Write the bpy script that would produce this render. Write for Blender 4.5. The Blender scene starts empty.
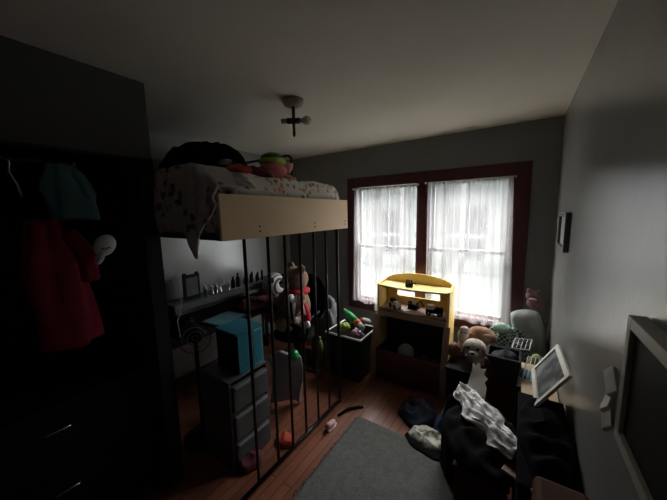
import bpy, bmesh, math, random
from math import sin, cos, pi, radians as R
from mathutils import Vector, Matrix, noise
random.seed(7)
S = bpy.context.scene
COL = S.collection

# ---------------------------------------------------------------- materials
def mat(name, col, rough=.7, metal=0, noise_amt=0, scale=8, bump=0, bscale=60, sheen=0, spec=None):
    m = bpy.data.materials.new(name); m.use_nodes = True
    nt = m.node_tree; b = nt.nodes['Principled BSDF']
    b.inputs['Base Color'].default_value = (*col, 1)
    b.inputs['Roughness'].default_value = rough
    b.inputs['Metallic'].default_value = metal
    if spec is not None: b.inputs['Specular IOR Level'].default_value = spec
    if sheen: b.inputs['Sheen Weight'].default_value = sheen
    tc = nt.nodes.new('ShaderNodeTexCoord')
    if noise_amt:
        n = nt.nodes.new('ShaderNodeTexNoise'); n.inputs['Scale'].default_value = scale; n.inputs['Detail'].default_value = 5
        r = nt.nodes.new('ShaderNodeMapRange')
        r.inputs[1].default_value = .3; r.inputs[2].default_value = .7
        r.inputs[3].default_value = 1 - noise_amt; r.inputs[4].default_value = 1 + noise_amt
        mx = nt.nodes.new('ShaderNodeVectorMath'); mx.operation = 'SCALE'
        mx.inputs[0].default_value = col
        nt.links.new(tc.outputs['Object'], n.inputs['Vector'])
        nt.links.new(n.outputs['Fac'], r.inputs[0]); nt.links.new(r.outputs[0], mx.inputs['Scale'])
        nt.links.new(mx.outputs[0], b.inputs['Base Color'])
    if bump:
        n2 = nt.nodes.new('ShaderNodeTexNoise'); n2.inputs['Scale'].default_value = bscale; n2.inputs['Detail'].default_value = 3
        bp = nt.nodes.new('ShaderNodeBump'); bp.inputs['Strength'].default_value = bump; bp.inputs['Distance'].default_value = .01
        nt.links.new(tc.outputs['Object'], n2.inputs['Vector'])
        nt.links.new(n2.outputs['Fac'], bp.inputs['Height']); nt.links.new(bp.outputs[0], b.inputs['Normal'])
    return m

def ramp_mat(name, tex, scale, stops, rough=.8, const=True, stretch=(1, 1, 1), feature=None, bump=0):
    """a procedural pattern: texture value through a colour ramp"""
    m = bpy.data.materials.new(name); m.use_nodes = True
    nt = m.node_tree; b = nt.nodes['Principled BSDF']; b.inputs['Roughness'].default_value = rough
    tc = nt.nodes.new('ShaderNodeTexCoord'); mp = nt.nodes.new('ShaderNodeMapping'); mp.inputs['Scale'].default_value = stretch
    t = nt.nodes.new(tex)
    t.inputs['Scale'].default_value = scale
    if feature: t.feature = feature
    nt.links.new(tc.outputs['Object'], mp.inputs[0]); nt.links.new(mp.outputs[0], t.inputs['Vector'])
    cr = nt.nodes.new('ShaderNodeValToRGB'); e = cr.color_ramp
    if const: e.interpolation = 'CONSTANT'
    while len(e.elements) < len(stops): e.elements.new(.5)
    for el, (p, c) in zip(e.elements, stops): el.position = p; el.color = (*c, 1)
    out = t.outputs['Fac'] if 'Fac' in t.outputs else t.outputs[0]
    nt.links.new(out, cr.inputs[0]); nt.links.new(cr.outputs[0], b.inputs['Base Color'])
    if bump:
        bp = nt.nodes.new('ShaderNodeBump'); bp.inputs['Strength'].default_value = bump; bp.inputs['Distance'].default_value = .01
        nt.links.new(out, bp.inputs['Height']); nt.links.new(bp.outputs[0], b.inputs['Normal'])
    return m

M = {}
M['ceil'] = mat('ceiling_paint', (.76, .715, .64), .9, noise_amt=.04, scale=2, bump=.1, bscale=40)
M['wallg'] = mat('grey_wall_paint', (.31, .315, .305), .25, spec=1.0, noise_amt=.06, scale=3, bump=.08, bscale=30)
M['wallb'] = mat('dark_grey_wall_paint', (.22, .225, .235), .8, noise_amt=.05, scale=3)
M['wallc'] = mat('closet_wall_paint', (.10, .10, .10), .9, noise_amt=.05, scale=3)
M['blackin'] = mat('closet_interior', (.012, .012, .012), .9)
M['maroon'] = mat('maroon_gloss_paint', (.062, .010, .014), .5, noise_amt=.15, scale=14)
M['sashw'] = mat('white_sash_paint', (.30, .30, .30), .5)
M['black'] = mat('black_metal', (.010, .010, .011), .35, .3)
M['blackp'] = mat('black_plastic', (.008, .008, .009), .6, spec=.15)
M['blackc'] = mat('black_cloth', (.009, .009, .010), .95, spec=.08, noise_amt=.2, scale=20, bump=.3, bscale=90)
M['ply'] = mat('plywood', (.95, .68, .41), .6, noise_amt=.06, scale=3)
M['chrome'] = mat('chrome', (.8, .8, .8), .15, 1)
M['yellow'] = mat('yellow_wood', (.80, .56, .17), .45, noise_amt=.08, scale=5)
M['yelpale'] = mat('pale_yellow_wood', (.80, .62, .22), .45, noise_amt=.08, scale=5)
M['pinkwood'] = mat('shaded_yellow_front', (.33, .22, .18), .5, noise_amt=.1, scale=6)
M['redbin'] = mat('dark_red_plastic', (.10, .018, .020), .4)
M['redbox'] = mat('dark_red_box', (.055, .007, .007), .6, spec=.2, noise_amt=.1, scale=6)
M['darkin'] = mat('shaded_shelf_inside', (.03, .018, .018), .7)  # brown darkened to put in the shade of the lower shelf cavity
M['rug'] = mat('grey_rug', (.13, .132, .122), 1, noise_amt=.18, scale=30, bump=.8, bscale=120)
M['teal'] = mat('teal_fabric', (.02, .22, .30), .7, noise_amt=.06, scale=30)
M['tealtrim'] = mat('pale_blue_trim', (.16, .42, .50), .6)
M['navy'] = mat('dark_blue_panel', (.012, .045, .09), .6)
M['greyp'] = mat('grey_plastic', (.10, .105, .105), .5, spec=.3)
M['greypl'] = mat('light_grey_plastic', (.22, .23, .23), .4)
M['sheet'] = mat('pale_grey_cloth', (.24, .235, .25), .9, noise_amt=.1, scale=9, bump=.3, bscale=20)
M['white'] = mat('white_plastic', (.75, .75, .74), .5)
M['cream'] = mat('cream_plush', (.48, .42, .35), 1, noise_amt=.1, scale=40, bump=.6, bscale=120, sheen=.3)
M['brown'] = mat('brown_plush', (.26, .13, .065), 1, noise_amt=.2, scale=40, bump=.6, bscale=120, sheen=.3)
M['tan'] = mat('tan_plush', (.27, .165, .10), 1, noise_amt=.2, scale=40, bump=.6, bscale=120, sheen=.3)
M['pink'] = mat('pink_plush', (.56, .16, .17), 1, noise_amt=.08, scale=30, bump=.4, bscale=120, sheen=.3)
M['pinkl'] = mat('light_pink_cloth', (.62, .36, .36), .9, noise_amt=.1, scale=20)
M['green'] = mat('green_plastic', (.02, .42, .10), .4)
M['greenc'] = mat('green_felt', (.05, .20, .05), .9, noise_amt=.1, scale=30)
M['dgreen'] = mat('dark_green_plastic', (.014, .022, .018), .7, spec=.2, noise_amt=.1, scale=10)
M['lime'] = mat('yellow_green_plush', (.35, .44, .06), .8, noise_amt=.15, scale=30)
M['olive'] = mat('olive_green_cloth', (.20, .25, .08), .9, noise_amt=.15, scale=20)
M['orange'] = mat('orange_plastic', (.65, .14, .02), .4)
M['red'] = mat('red_cloth', (.42, .02, .035), .9, noise_amt=.15, scale=20)
M['redo'] = mat('orange_red_cloth', (.42, .06, .03), .9, noise_amt=.15, scale=20)
M['crimson'] = mat('crimson_cloth', (.20, .002, .022), .9, noise_amt=.2, scale=12)
M['tealc'] = mat('teal_grey_cloth', (.12, .26, .29), .9, noise_amt=.15, scale=12)
M['purple'] = mat('mauve_plastic', (.13, .07, .12), .6)
M['maroonc'] = mat('maroon_cloth', (.14, .03, .04), .9, noise_amt=.15, scale=14)
M['greyc'] = mat('grey_pillow_cloth', (.36, .38, .37), .9, noise_amt=.1, scale=12, bump=.3, bscale=50)
M['greyd'] = mat('dark_grey_cloth', (.10, .105, .11), .9, noise_amt=.2, scale=12)
M['mauve'] = mat('mauve_plush', (.22, .13, .14), 1, noise_amt=.2, scale=30, bump=.5, bscale=120)
M['silver'] = mat('shiny_silver_cloth', (.62, .60, .59), .38, noise_amt=.15, scale=12, bump=.4, bscale=25)
M['denim'] = mat('blue_denim', (.03, .06, .14), .9, noise_amt=.2, scale=30)
M['navyc'] = mat('navy_cloth', (.012, .016, .028), .9)
M['beige'] = mat('beige_wood', (.50, .37, .22), .6, noise_amt=.1, scale=6)
M['card'] = mat('pale_card', (.88, .84, .78), .8)
M['framec'] = mat('cream_frame', (.80, .77, .68), .4)
M['framed'] = mat('grey_frame', (.46, .46, .41), .45, noise_amt=.08, scale=10)
M['bglass'] = mat('dark_screen', (.012, .012, .010), .6, spec=.1)
M['cardb'] = mat('brown_cardboard', (.11, .04, .02), .8, noise_amt=.1, scale=8)
M['eye'] = mat('black_bead', (.01, .01, .01), .2)
def flowers(name, base, cols, scale, size):
    """printed cloth: each voronoi cell is a blotch of its own colour on the base colour"""
    m = bpy.data.materials.new(name); m.use_nodes = True; nt = m.node_tree; b = nt.nodes['Principled BSDF']; b.inputs['Roughness'].default_value = .9
    tc = nt.nodes.new('ShaderNodeTexCoord'); nz = nt.nodes.new('ShaderNodeTexNoise'); nz.inputs['Scale'].default_value = 30
    ad = nt.nodes.new('ShaderNodeVectorMath'); ad.operation = 'MULTIPLY_ADD'; ad.inputs[1].default_value = (.04, .04, .04)
    v = nt.nodes.new('ShaderNodeTexVoronoi'); v.inputs['Scale'].default_value = scale
    nt.links.new(tc.outputs['Object'], nz.inputs['Vector']); nt.links.new(nz.outputs['Color'], ad.inputs[0]); nt.links.new(tc.outputs['Object'], ad.inputs[2])
    nt.links.new(ad.outputs[0], v.inputs['Vector'])
    sp = nt.nodes.new('ShaderNodeSeparateColor'); nt.links.new(v.outputs['Color'], sp.inputs[0])
    cr = nt.nodes.new('ShaderNodeValToRGB'); e = cr.color_ramp; e.interpolation = 'CONSTANT'
    while len(e.elements) < len(cols): e.elements.new(.5)
    for k, c in enumerate(cols): e.elements[k].position = k/len(cols); e.elements[k].color = (*c, 1)
    nt.links.new(sp.outputs[0], cr.inputs[0])
    mk = nt.nodes.new('ShaderNodeMapRange'); mk.inputs[1].default_value = size; mk.inputs[2].default_value = size+.12; nt.links.new(v.outputs['Distance'], mk.inputs[0])
    mx = nt.nodes.new('ShaderNodeMix'); mx.data_type = 'RGBA'; mx.inputs[7].default_value = (*base, 1)
    nt.links.new(mk.outputs[0], mx.inputs[0]); nt.links.new(cr.outputs[0], mx.inputs[6]); nt.links.new(mx.outputs[2], b.inputs['Base Color']); return m
M['floral'] = flowers('floral_quilt', (.66, .62, .53), [(.45, .06, .04), (.12, .17, .08), (.30, .33, .22), (.50, .20, .13), (.16, .20, .20), (.55, .45, .32)], 21, .30)
M['blank'] = flowers('rose_print_blanket', (.50, .46, .46), [(.22, .06, .08), (.10, .12, .09), (.40, .24, .27), (.28, .28, .26), (.12, .10, .12)], 15, .26)
M['pattern'] = ramp_mat('white_patterned_cloth', 'ShaderNodeTexNoise', 20, [(0, (.05, .05, .04)), (.42, (.22, .23, .12)), (.50, (.70, .67, .62))], const=False)
M['photo'] = ramp_mat('grey_photo_print', 'ShaderNodeTexNoise', 9, [(0, (.03, .03, .03)), (.45, (.045, .05, .05)), (.66, (.22, .23, .23))], const=False, rough=.8)
M['zebra'] = ramp_mat('striped_plush', 'ShaderNodeTexWave', 9, [(0, (.07, .07, .07)), (.42, (.62, .60, .58))], const=True, stretch=(1, 1, 2))
def checked():
    m = bpy.data.materials.new('checked_cloth'); m.use_nodes = True; nt = m.node_tree; b = nt.nodes['Principled BSDF']
    b.inputs['Roughness'].default_value = .9
    tc = nt.nodes.new('ShaderNodeTexCoord'); ck = nt.nodes.new('ShaderNodeTexChecker'); ck.inputs['Scale'].default_value = 46
    ck.inputs[1].default_value = (.035, .05, .045, 1); ck.inputs[2].default_value = (.30, .38, .33, 1)
    nt.links.new(tc.outputs['Object'], ck.inputs[0]); nt.links.new(ck.outputs[0], b.inputs['Base Color']); return m
M['check'] = checked()
def wood_floor():
    m = bpy.data.materials.new('red_brown_floorboards'); m.use_nodes = True; nt = m.node_tree; b = nt.nodes['Principled BSDF']
    b.inputs['Roughness'].default_value = .32
    tc = nt.nodes.new('ShaderNodeTexCoord'); br = nt.nodes.new('ShaderNodeTexBrick')
    mp = nt.nodes.new('ShaderNodeMapping'); mp.inputs['Rotation'].default_value = (0, 0, R(90))
    br.inputs['Scale'].default_value = 1; br.inputs['Brick Width'].default_value = 1.1; br.inputs['Row Height'].default_value = .07
    br.inputs['Mortar Size'].default_value = .0025
    br.inputs['Color1'].default_value = (.34, .13, .07, 1); br.inputs['Color2'].default_value = (.25, .09, .05, 1)
    br.inputs['Mortar'].default_value = (.03, .012, .008, 1)
    nz = nt.nodes.new('ShaderNodeTexNoise'); nz.inputs['Scale'].default_value = 4
    mx = nt.nodes.new('ShaderNodeMix'); mx.data_type = 'RGBA'; mx.blend_type = 'MULTIPLY'; mx.inputs[0].default_value = .5
    nt.links.new(tc.outputs['Object'], mp.inputs[0]); nt.links.new(mp.outputs[0], br.inputs['Vector'])
    nt.links.new(tc.outputs['Object'], nz.inputs['Vector'])
    nt.links.new(br.outputs['Color'], mx.inputs[6]); nt.links.new(nz.outputs['Fac'], mx.inputs[7])
    nt.links.new(mx.outputs[2], b.inputs['Base Color']); return m
M['floor'] = wood_floor()
def sheer():
    m = bpy.data.materials.new('sheer_white_curtain'); m.use_nodes = True; nt = m.node_tree
    for n in list(nt.nodes):
        if n.type != 'OUTPUT_MATERIAL': nt.nodes.remove(n)
    out = [n for n in nt.nodes if n.type == 'OUTPUT_MATERIAL'][0]
    tr = nt.nodes.new('ShaderNodeBsdfTransparent'); tl = nt.nodes.new('ShaderNodeBsdfTranslucent'); df = nt.nodes.new('ShaderNodeBsdfDiffuse')
    tl.inputs[0].default_value = (.30, .29, .285, 1); df.inputs[0].default_value = (.7, .7, .7, 1)
    m1 = nt.nodes.new('ShaderNodeMixShader'); m1.inputs[0].default_value = .35
    m2 = nt.nodes.new('ShaderNodeMixShader')
    # shading of the folds put in as soft vertical stripes of opacity
    tc = nt.nodes.new('ShaderNodeTexCoord'); mp = nt.nodes.new('ShaderNodeMapping'); mp.inputs['Scale'].default_value = (1, 1, .05)
    nz = nt.nodes.new('ShaderNodeTexNoise'); nz.inputs['Scale'].default_value = 13; nz.inputs['Detail'].default_value = 2
    mr = nt.nodes.new('ShaderNodeMapRange'); mr.inputs[1].default_value = .32; mr.inputs[2].default_value = .68; mr.inputs[3].default_value = .36; mr.inputs[4].default_value = .60
    nt.links.new(tc.outputs['Object'], mp.inputs[0]); nt.links.new(mp.outputs[0], nz.inputs['Vector']); nt.links.new(nz.outputs['Fac'], mr.inputs[0]); nt.links.new(mr.outputs[0], m2.inputs[0])
    nt.links.new(tl.outputs[0], m1.inputs[1]); nt.links.new(df.outputs[0], m1.inputs[2])
    nt.links.new(tr.outputs[0], m2.inputs[1]); nt.links.new(m1.outputs[0], m2.inputs[2])
    nt.links.new(m2.outputs[0], out.inputs[0]); return m
M['sheer'] = sheer()
def glass(name='window_glass', gl=.06):
    m = bpy.data.materials.new(name); m.use_nodes = True; nt = m.node_tree
    for n in list(nt.nodes):
        if n.type != 'OUTPUT_MATERIAL': nt.nodes.remove(n)
    out = [n for n in nt.nodes if n.type == 'OUTPUT_MATERIAL'][0]
    tr = nt.nodes.new('ShaderNodeBsdfTransparent'); g = nt.nodes.new('ShaderNodeBsdfGlossy'); g.inputs['Roughness'].default_value = .02
    mx = nt.nodes.new('ShaderNodeMixShader'); mx.inputs[0].default_value = gl
    nt.links.new(tr.outputs[0], mx.inputs[1]); nt.links.new(g.outputs[0], mx.inputs[2]); nt.links.new(mx.outputs[0], out.inputs[0]); return m
M['glass'] = glass()
M['bulb'] = mat('bulb_glass', (.55, .5, .45), .12, spec=.8)
M['bronze'] = mat('dark_bronze', (.05, .035, .03), .4, .6)
M['siding'] = ramp_mat('house_siding', 'ShaderNodeTexWave', 2.2, [(0, (.085, .095, .09)), (.15, (.115, .125, .12))], stretch=(0, 0, 1))
M['siding'].node_tree.nodes['Wave Texture'].bands_direction = 'Z'
M['roof'] = mat('roof_shingle', (.16, .165, .17), .9, noise_amt=.1)
M['lawn'] = mat('outside_ground', (.085, .09, .08), 1, noise_amt=.2)
M['outw'] = mat('outside_dark_paint', (.035, .036, .036), .6)
M['winp'] = mat('far_window_pane', (.02, .025, .03), .8, spec=.1)

# ---------------------------------------------------------------- mesh helpers
ORG = {}
class MB:
    def __init__(s): s.bm = bmesh.new()
    def _add(s, verts, faces, mtx=None):
        vs = [s.bm.verts.new(mtx @ Vector(v) if mtx else Vector(v)) for v in verts]
        for f in faces:
            try: s.bm.faces.new([vs[i] for i in f])
            except ValueError: pass
        return vs
    def box(s, c, d, rot=(0, 0, 0)):
        from mathutils import Euler
        m = Matrix.Translation(c) @ Euler(rot).to_matrix().to_4x4()
        x, y, z = d[0]/2, d[1]/2, d[2]/2
        v = [(i*x, j*y, k*z) for i in (-1, 1) for j in (-1, 1) for k in (-1, 1)]
        s._add(v, [(0,1,3,2), (4,6,7,5), (0,4,5,1), (2,3,7,6), (0,2,6,4), (1,5,7,3)], m); return s
    def bb(s, x0, x1, y0, y1, z0, z1): return s.box(((x0+x1)/2, (y0+y1)/2, (z0+z1)/2), (abs(x1-x0), abs(y1-y0), abs(z1-z0)))
    def tube(s, pts, r, n=10, cap=True):
        pts = [Vector(p) for p in pts]; rs = r if isinstance(r, (list, tuple)) else [r]*len(pts)
        rings = []; prev = None
        for i, p in enumerate(pts):
            t = (pts[min(i+1, len(pts)-1)] - pts[max(i-1, 0)]).normalized()
            if prev is None:
                u = t.orthogonal().normalized()
            else:
                u = (prev - t*prev.dot(t)).normalized()
            prev = u; w = t.cross(u)
            rings.append([s.bm.verts.new(p + (u*cos(2*pi*k/n) + w*sin(2*pi*k/n))*rs[i]) for k in range(n)])
        for a, b in zip(rings, rings[1:]):
            for k in range(n): s.bm.faces.new((a[k], a[(k+1) % n], b[(k+1) % n], b[k]))
        if cap: s.bm.faces.new(rings[0][::-1]); s.bm.faces.new(rings[-1])
        return s
    def ball(s, c, r, rot=(0, 0, 0), nu=20, nv=12, nz=0, seed=0):
        from mathutils import Euler
        if not hasattr(r, '__len__'): r = (r, r, r)
        m = Matrix.Translation(c) @ Euler(rot).to_matrix().to_4x4()
        V = [(0, 0, r[2])]; F = []
        for j in range(1, nv):
            for i in range(nu):
                th = pi*j/nv; ph = 2*pi*i/nu; d = Vector((sin(th)*cos(ph), sin(th)*sin(ph), cos(th)))
                k = 1 + nz*noise.noise(d*2.2 + Vector((seed, seed*.7, 0)))
                V.append((d.x*r[0]*k, d.y*r[1]*k, d.z*r[2]*k))
        V.append((0, 0, -r[2])); L = len(V)-1
        for i in range(nu):
            F.append((0, 1+i, 1+(i+1) % nu))
            F.append((L, L-nu+(i+1) % nu, L-nu+i))
            for j in range(nv-2):
                a = 1+j*nu+i; b = 1+j*nu+(i+1) % nu; F.append((a, a+nu, b+nu, b))
        s._add(V, F, m); return s
    def lathe(s, c, prof, n=24, axis=None):
        m = Matrix.Translation(c)
        if axis is not None: m = m @ Vector((0, 0, 1)).rotation_difference(Vector(axis)).to_matrix().to_4x4()
        rings = [[s.bm.verts.new(m @ Vector((r*cos(2*pi*k/n), r*sin(2*pi*k/n), z))) for k in range(n)] for r, z in prof]
        for a, b in zip(rings, rings[1:]):
            for k in range(n): s.bm.faces.new((a[k], a[(k+1) % n], b[(k+1) % n], b[k]))
        s.bm.faces.new(rings[0][::-1]); s.bm.faces.new(rings[-1]); return s
    def prism(s, poly, o, u, v, depth):
        """polygon (list of 2d) in plane through o with axes u, v, extruded by the vector depth"""
        o, u, v, depth = Vector(o), Vector(u), Vector(v), Vector(depth)
        a = [s.bm.verts.new(o + u*p[0] + v*p[1]) for p in poly]; b = [s.bm.verts.new(o + u*p[0] + v*p[1] + depth) for p in poly]
        n = len(poly); s.bm.faces.new(a[::-1]); s.bm.faces.new(b)
        for i in range(n): s.bm.faces.new((a[i], a[(i+1) % n], b[(i+1) % n], b[i]))
        return s
    def grid(s, f, nu, nv):
        g = [[s.bm.verts.new(Vector(f(i/nu, j/nv))) for j in range(nv+1)] for i in range(nu+1)]
        for i in range(nu):
            for j in range(nv): s.bm.faces.new((g[i][j], g[i+1][j], g[i+1][j+1], g[i][j+1]))
        return s
    def heap(s, c, rx, ry, h, seed=0, n=56, m=18, crease=.25, rot=0, flat=.0, freq=3.2):
        """a rumpled pile of cloth: closed dome with folds"""
        c = Vector(c); V = []; F = []
        for j in range(m+1):
            t = j/m
            for i in range(n):
                a = 2*pi*i/n
                rr = sin(t*pi/2)**.8; hh = cos(t*pi/2)**(.7 + flat)
                k = 1 + .22*noise.noise(Vector((cos(a)*1.3+seed, sin(a)*1.3, seed*.3)))
                x = cos(a)*rx*rr*k; y = sin(a)*ry*rr*k
                q = Vector((x*freq*3+seed, y*freq*3, seed))
                fold = 1 - abs(noise.noise(q))*2.2; f2 = noise.noise(q*2.3)
                z = h*hh*(1 - crease + crease*fold) + h*.12*crease*f2*(1-t)
                x += crease*.10*rx*noise.noise(q*1.7+Vector((5, 0, 0))); y += crease*.10*ry*noise.noise(q*1.7+Vector((0, 5, 0)))
                if j == m: z = 0
                V.append((c.x + x*cos(rot) - y*sin(rot), c.y + x*sin(rot) + y*cos(rot), c.z + max(z, 0)))
        for j in range(m):
            for i in range(n):
                F.append((j*n+i, (j+1)*n+i, (j+1)*n+(i+1) % n, j*n+(i+1) % n))
        F.append(tuple(range(n))[::-1]); F.append(tuple(m*n+i for i in range(n)))
        s._add(V, F); return s
    def build(s, name, m, parent=None, origin=None, smooth=False, bevel=0, subsurf=0, solid=0, remesh=0):
        bmesh.ops.recalc_face_normals(s.bm, faces=s.bm.faces)
        me = bpy.data.meshes.new(name); o = bpy.data.objects.new(name, me); COL.objects.link(o)
        if parent is not None: org = ORG[parent.name]; o.parent = parent
        else:
            if origin is None:
                xs = [v.co for v in s.bm.verts]
                origin = (sum(v.x for v in xs)/len(xs), sum(v.y for v in xs)/len(xs), min(v.z for v in xs))
            org = Vector(origin); o.location = org
        ORG[o.name] = Vector(org)
        bmesh.ops.translate(s.bm, verts=s.bm.verts, vec=-Vector(org))
        s.bm.to_mesh(me); s.bm.free(); me.materials.append(M[m] if isinstance(m, str) else m)
        if smooth: me.polygons.foreach_set('use_smooth', [True]*len(me.polygons))
        if remesh:
            r = o.modifiers.new('r', 'REMESH'); r.mode = 'VOXEL'; r.voxel_size = remesh; r.use_smooth_shade = True
            sm = o.modifiers.new('s', 'SMOOTH'); sm.iterations = 3
        if solid: q = o.modifiers.new('t', 'SOLIDIFY'); q.thickness = solid; q.offset = 0
        if bevel:
            q = o.modifiers.new('b', 'BEVEL'); q.width = bevel; q.segments = 2; q.limit_method = 'ANGLE'
        if subsurf: q = o.modifiers.new('u', 'SUBSURF'); q.levels = subsurf; q.render_levels = subsurf
        return o
def tag(o, label, cat, group=None):
    o['label'] = label; o['category'] = cat
    if group: o['group'] = group
    return o
def thing(name, loc, label, cat, group=None):
    o = bpy.data.objects.new(name, None); COL.objects.link(o); o.location = loc; o.empty_display_size = .05
    ORG[o.name] = Vector(loc); return tag(o, label, cat, group)
def st(o): o['kind'] = 'structure'; return o

# ---------------------------------------------------------------- room shell
H = 2.57; YW = 3.11; XR = .26; XL = -2.87; YF = -.75; XC = -1.86; YC = .84
T = .12
st(MB().bb(XL-T, XR+T, YF-T, YW+T, -.1, 0).build('floor', 'floor'))
st(MB().bb(XL-T, XR+T, YF-T, YW+T, H, H+.1).build('ceiling', 'ceil'))
st(MB().bb(XR, XR+T, YF, YW, 0, H).build('wall_right', 'wallg'))
st(MB().bb(XL-T, XL, YC, YW, 0, H).build('wall_left', 'wallg'))
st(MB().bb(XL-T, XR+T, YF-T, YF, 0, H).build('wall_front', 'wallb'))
W1 = (-1.71, -.955); W2 = (-.815, -.085); ZB, ZT = .70, 2.105
b = MB()
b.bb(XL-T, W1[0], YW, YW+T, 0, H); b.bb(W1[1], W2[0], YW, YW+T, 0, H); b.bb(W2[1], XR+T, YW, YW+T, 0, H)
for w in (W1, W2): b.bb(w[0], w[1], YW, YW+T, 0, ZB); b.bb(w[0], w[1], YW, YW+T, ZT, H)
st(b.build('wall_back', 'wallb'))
# closet partition: header above an open doorway, jamb, and the dark closet behind
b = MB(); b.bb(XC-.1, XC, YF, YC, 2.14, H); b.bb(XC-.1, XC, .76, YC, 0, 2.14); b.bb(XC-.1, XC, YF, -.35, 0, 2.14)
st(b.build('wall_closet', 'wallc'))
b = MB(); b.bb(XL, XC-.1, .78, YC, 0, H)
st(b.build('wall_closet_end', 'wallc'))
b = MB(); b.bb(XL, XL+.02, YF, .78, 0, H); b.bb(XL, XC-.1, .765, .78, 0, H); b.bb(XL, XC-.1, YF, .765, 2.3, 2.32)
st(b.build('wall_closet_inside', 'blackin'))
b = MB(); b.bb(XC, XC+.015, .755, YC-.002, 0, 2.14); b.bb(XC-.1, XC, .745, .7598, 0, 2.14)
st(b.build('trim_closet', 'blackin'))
# window casing
b = MB(); y0 = YW-.03
b.bb(-1.835, W1[0], y0, YW, ZB-.13, 2.225); b.bb(W1[1], W2[0], y0, YW, ZB, ZT); b.bb(W2[1], .063, y0, YW, ZB-.13, 2.225)
b.bb(W1[0], W2[1], y0, YW, ZT, 2.225); b.bb(W1[0], W2[1], y0, YW, ZB-.13, ZB)
st(b.build('trim_1', 'maroon', bevel=.004))
st(MB().bb(-1.85, .075, YW-.036, YW+.05, ZB-.015, ZB+.004).build('trim_2', 'maroon', bevel=.004))
st(MB().bb(XL, -1.3, YW-.015, YW, 0, .14).build('baseboard_back', 'maroon', bevel=.003))
st(MB().bb(XL, XL+.015, YC, YW-.015, 0, .14).build('baseboard_left', 'maroon', bevel=.003))
for k, w in enumerate((W1, W2)):
    x0, x1 = w; r = bpy.data.objects.new('window_%d' % (k+1), None); COL.objects.link(r)
    r.location = ((x0+x1)/2, YW+.06, ZB+.02); ORG[r.name] = Vector(r.location); st(r)
    zb = ZB+.005; zm = 1.375
    for nm, a, c, y in (('lower_sash', zb, zm+.02, YW+.055), ('upper_sash', zm-.02, ZT, YW+.09)):
        f = MB(); t = .026
        f.bb(x0, x0+t, y-.015, y+.015, a, c); f.bb(x1-t, x1, y-.015, y+.015, a, c)
        f.bb(x0+t, x1-t, y-.015, y+.015, a, a+t); f.bb(x0+t, x1-t, y-.015, y+.015, c-t, c)
        if nm == 'upper_sash':
            f.bb((x0+x1)/2-.008, (x0+x1)/2+.008, y-.01, y+.01, a+t, c-t)
        so = f.build(nm, 'sashw', r, bevel=.003)
        MB().bb(x0+t, x1-t, y-.002, y+.002, a+t, c-t).build('glass_pane', 'glass', so)
    MB().box(((x0+x1)/2, YW+.035, zm+.012), (.05, .012, .02)).build('sash_lock', 'black', r)

# ---------------------------------------------------------------- outdoors
st(MB().bb(-16, 12, YW+.8, 30, -3.4, -3.3).build('outside_ground', 'lawn'))
h = thing('neighbour_house', (-3.5, 11, -3.3), 'pale sided neighbouring house seen through the sheer curtains', 'house')
MB().bb(-9.5, 3.2, 9, 14, -3.3, 2.6).build('wall', 'siding', h)
b = MB(); b.prism([(-9.9, 2.6), (3.6, 2.6), (3.2, 3.1), (-9.5, 3.1)], (0, 8.7, 0), (1, 0, 0), (0, 0, 1), (0, 5.6, 0)); b.build('roof', 'roof', h)
for x in (-6.4, -3.8, -1.3, .8):
    w = MB().bb(x-.5, x+.5, 8.92, 8.99, .4, 1.9).build('window', 'outw', h)
    MB().bb(x-.42, x+.42, 8.905, 8.919, .48, 1.82).build('pane', 'winp', w)
rl = thing('porch_railing', (-3, 6.5, -.6), 'grey porch railing outside, seen through the sheer curtains', 'railing')
MB().bb(-6.5, 1.8, 6.46, 6.54, 1.22, 1.30).build('top_rail', 'outw', rl)
MB().bb(-6.5, 1.8, 6.47, 6.53, .42, .48).build('bottom_rail', 'outw', rl)
for k in range(7):
    x = -6.3+k*1.32; MB().bb(x-.05, x+.05, 6.45, 6.55, -3.3, 3.2).build('post', 'outw', rl)
MB().bb(-6.6, 1.9, 6.3, 9, 3.2, 3.3).build('porch_roof', 'roof', rl)

# ---------------------------------------------------------------- curtains
def curtain(x0, x1, zt, zb, y, seed, label, waves=5, taper=0):
    def f(u, v):
        z = zt + (zb - zt)*v
        uu = x0 + (x1-x0)*u
        uu += abs(taper)*v*(u-1 if taper > 0 else u)
        a = .006 + .006*min(v*2, 1)
        ph = 2*pi*waves*u + seed + 1.8*sin(3*u*pi+seed) + .5*sin(v*2.2+seed)
        yy = y + a*sin(ph) + .004*sin(2.7*ph+1)*(1-.6*v) + .006*noise.noise(Vector((u*9+seed, v*2, 0)))
        if v == 1: z += .012*sin(9*u+seed)
        return (uu, yy, z)
    o = MB().grid(f, 110, 30).build('sheer_curtain', 'sheer', origin=((x0+x1)/2, y, zb), smooth=True)
    tag(o, label, 'curtain', 'sheer window curtains'); return o
def rod(x0, x1, z, label):
    t = thing('curtain_rod', ((x0+x1)/2, 3.036, z), label, 'curtain rod')
    MB().tube([(x0, 3.036, z), (x1, 3.036, z)], .005).build('rod', 'framed', t)
    for x in (x0+.004, x1-.004): MB().bb(x-.005, x+.005, 3.036, 3.0795, z-.008, z+.008).build('bracket', 'framed', t)
curtain(-1.715, -1.36, 2.085, .67, 3.050, 0, 'short left panel of sheer curtain on the left window', 4, .05)
curtain(-1.43, -.955, 2.085, .60, 3.022, 2, 'longer right panel of sheer curtain on the left window', 5)
curtain(-.825, -.61, 2.095, .64, 3.022, 4, 'narrow left panel of sheer curtain on the right window', 3)
curtain(-.67, -.070, 2.095, .665, 3.050, 6, 'wide right panel of sheer curtain on the right window', 6, -.05)
rod(-1.735, -.935, 2.087, 'thin curtain rod across the top of the left window')
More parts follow.
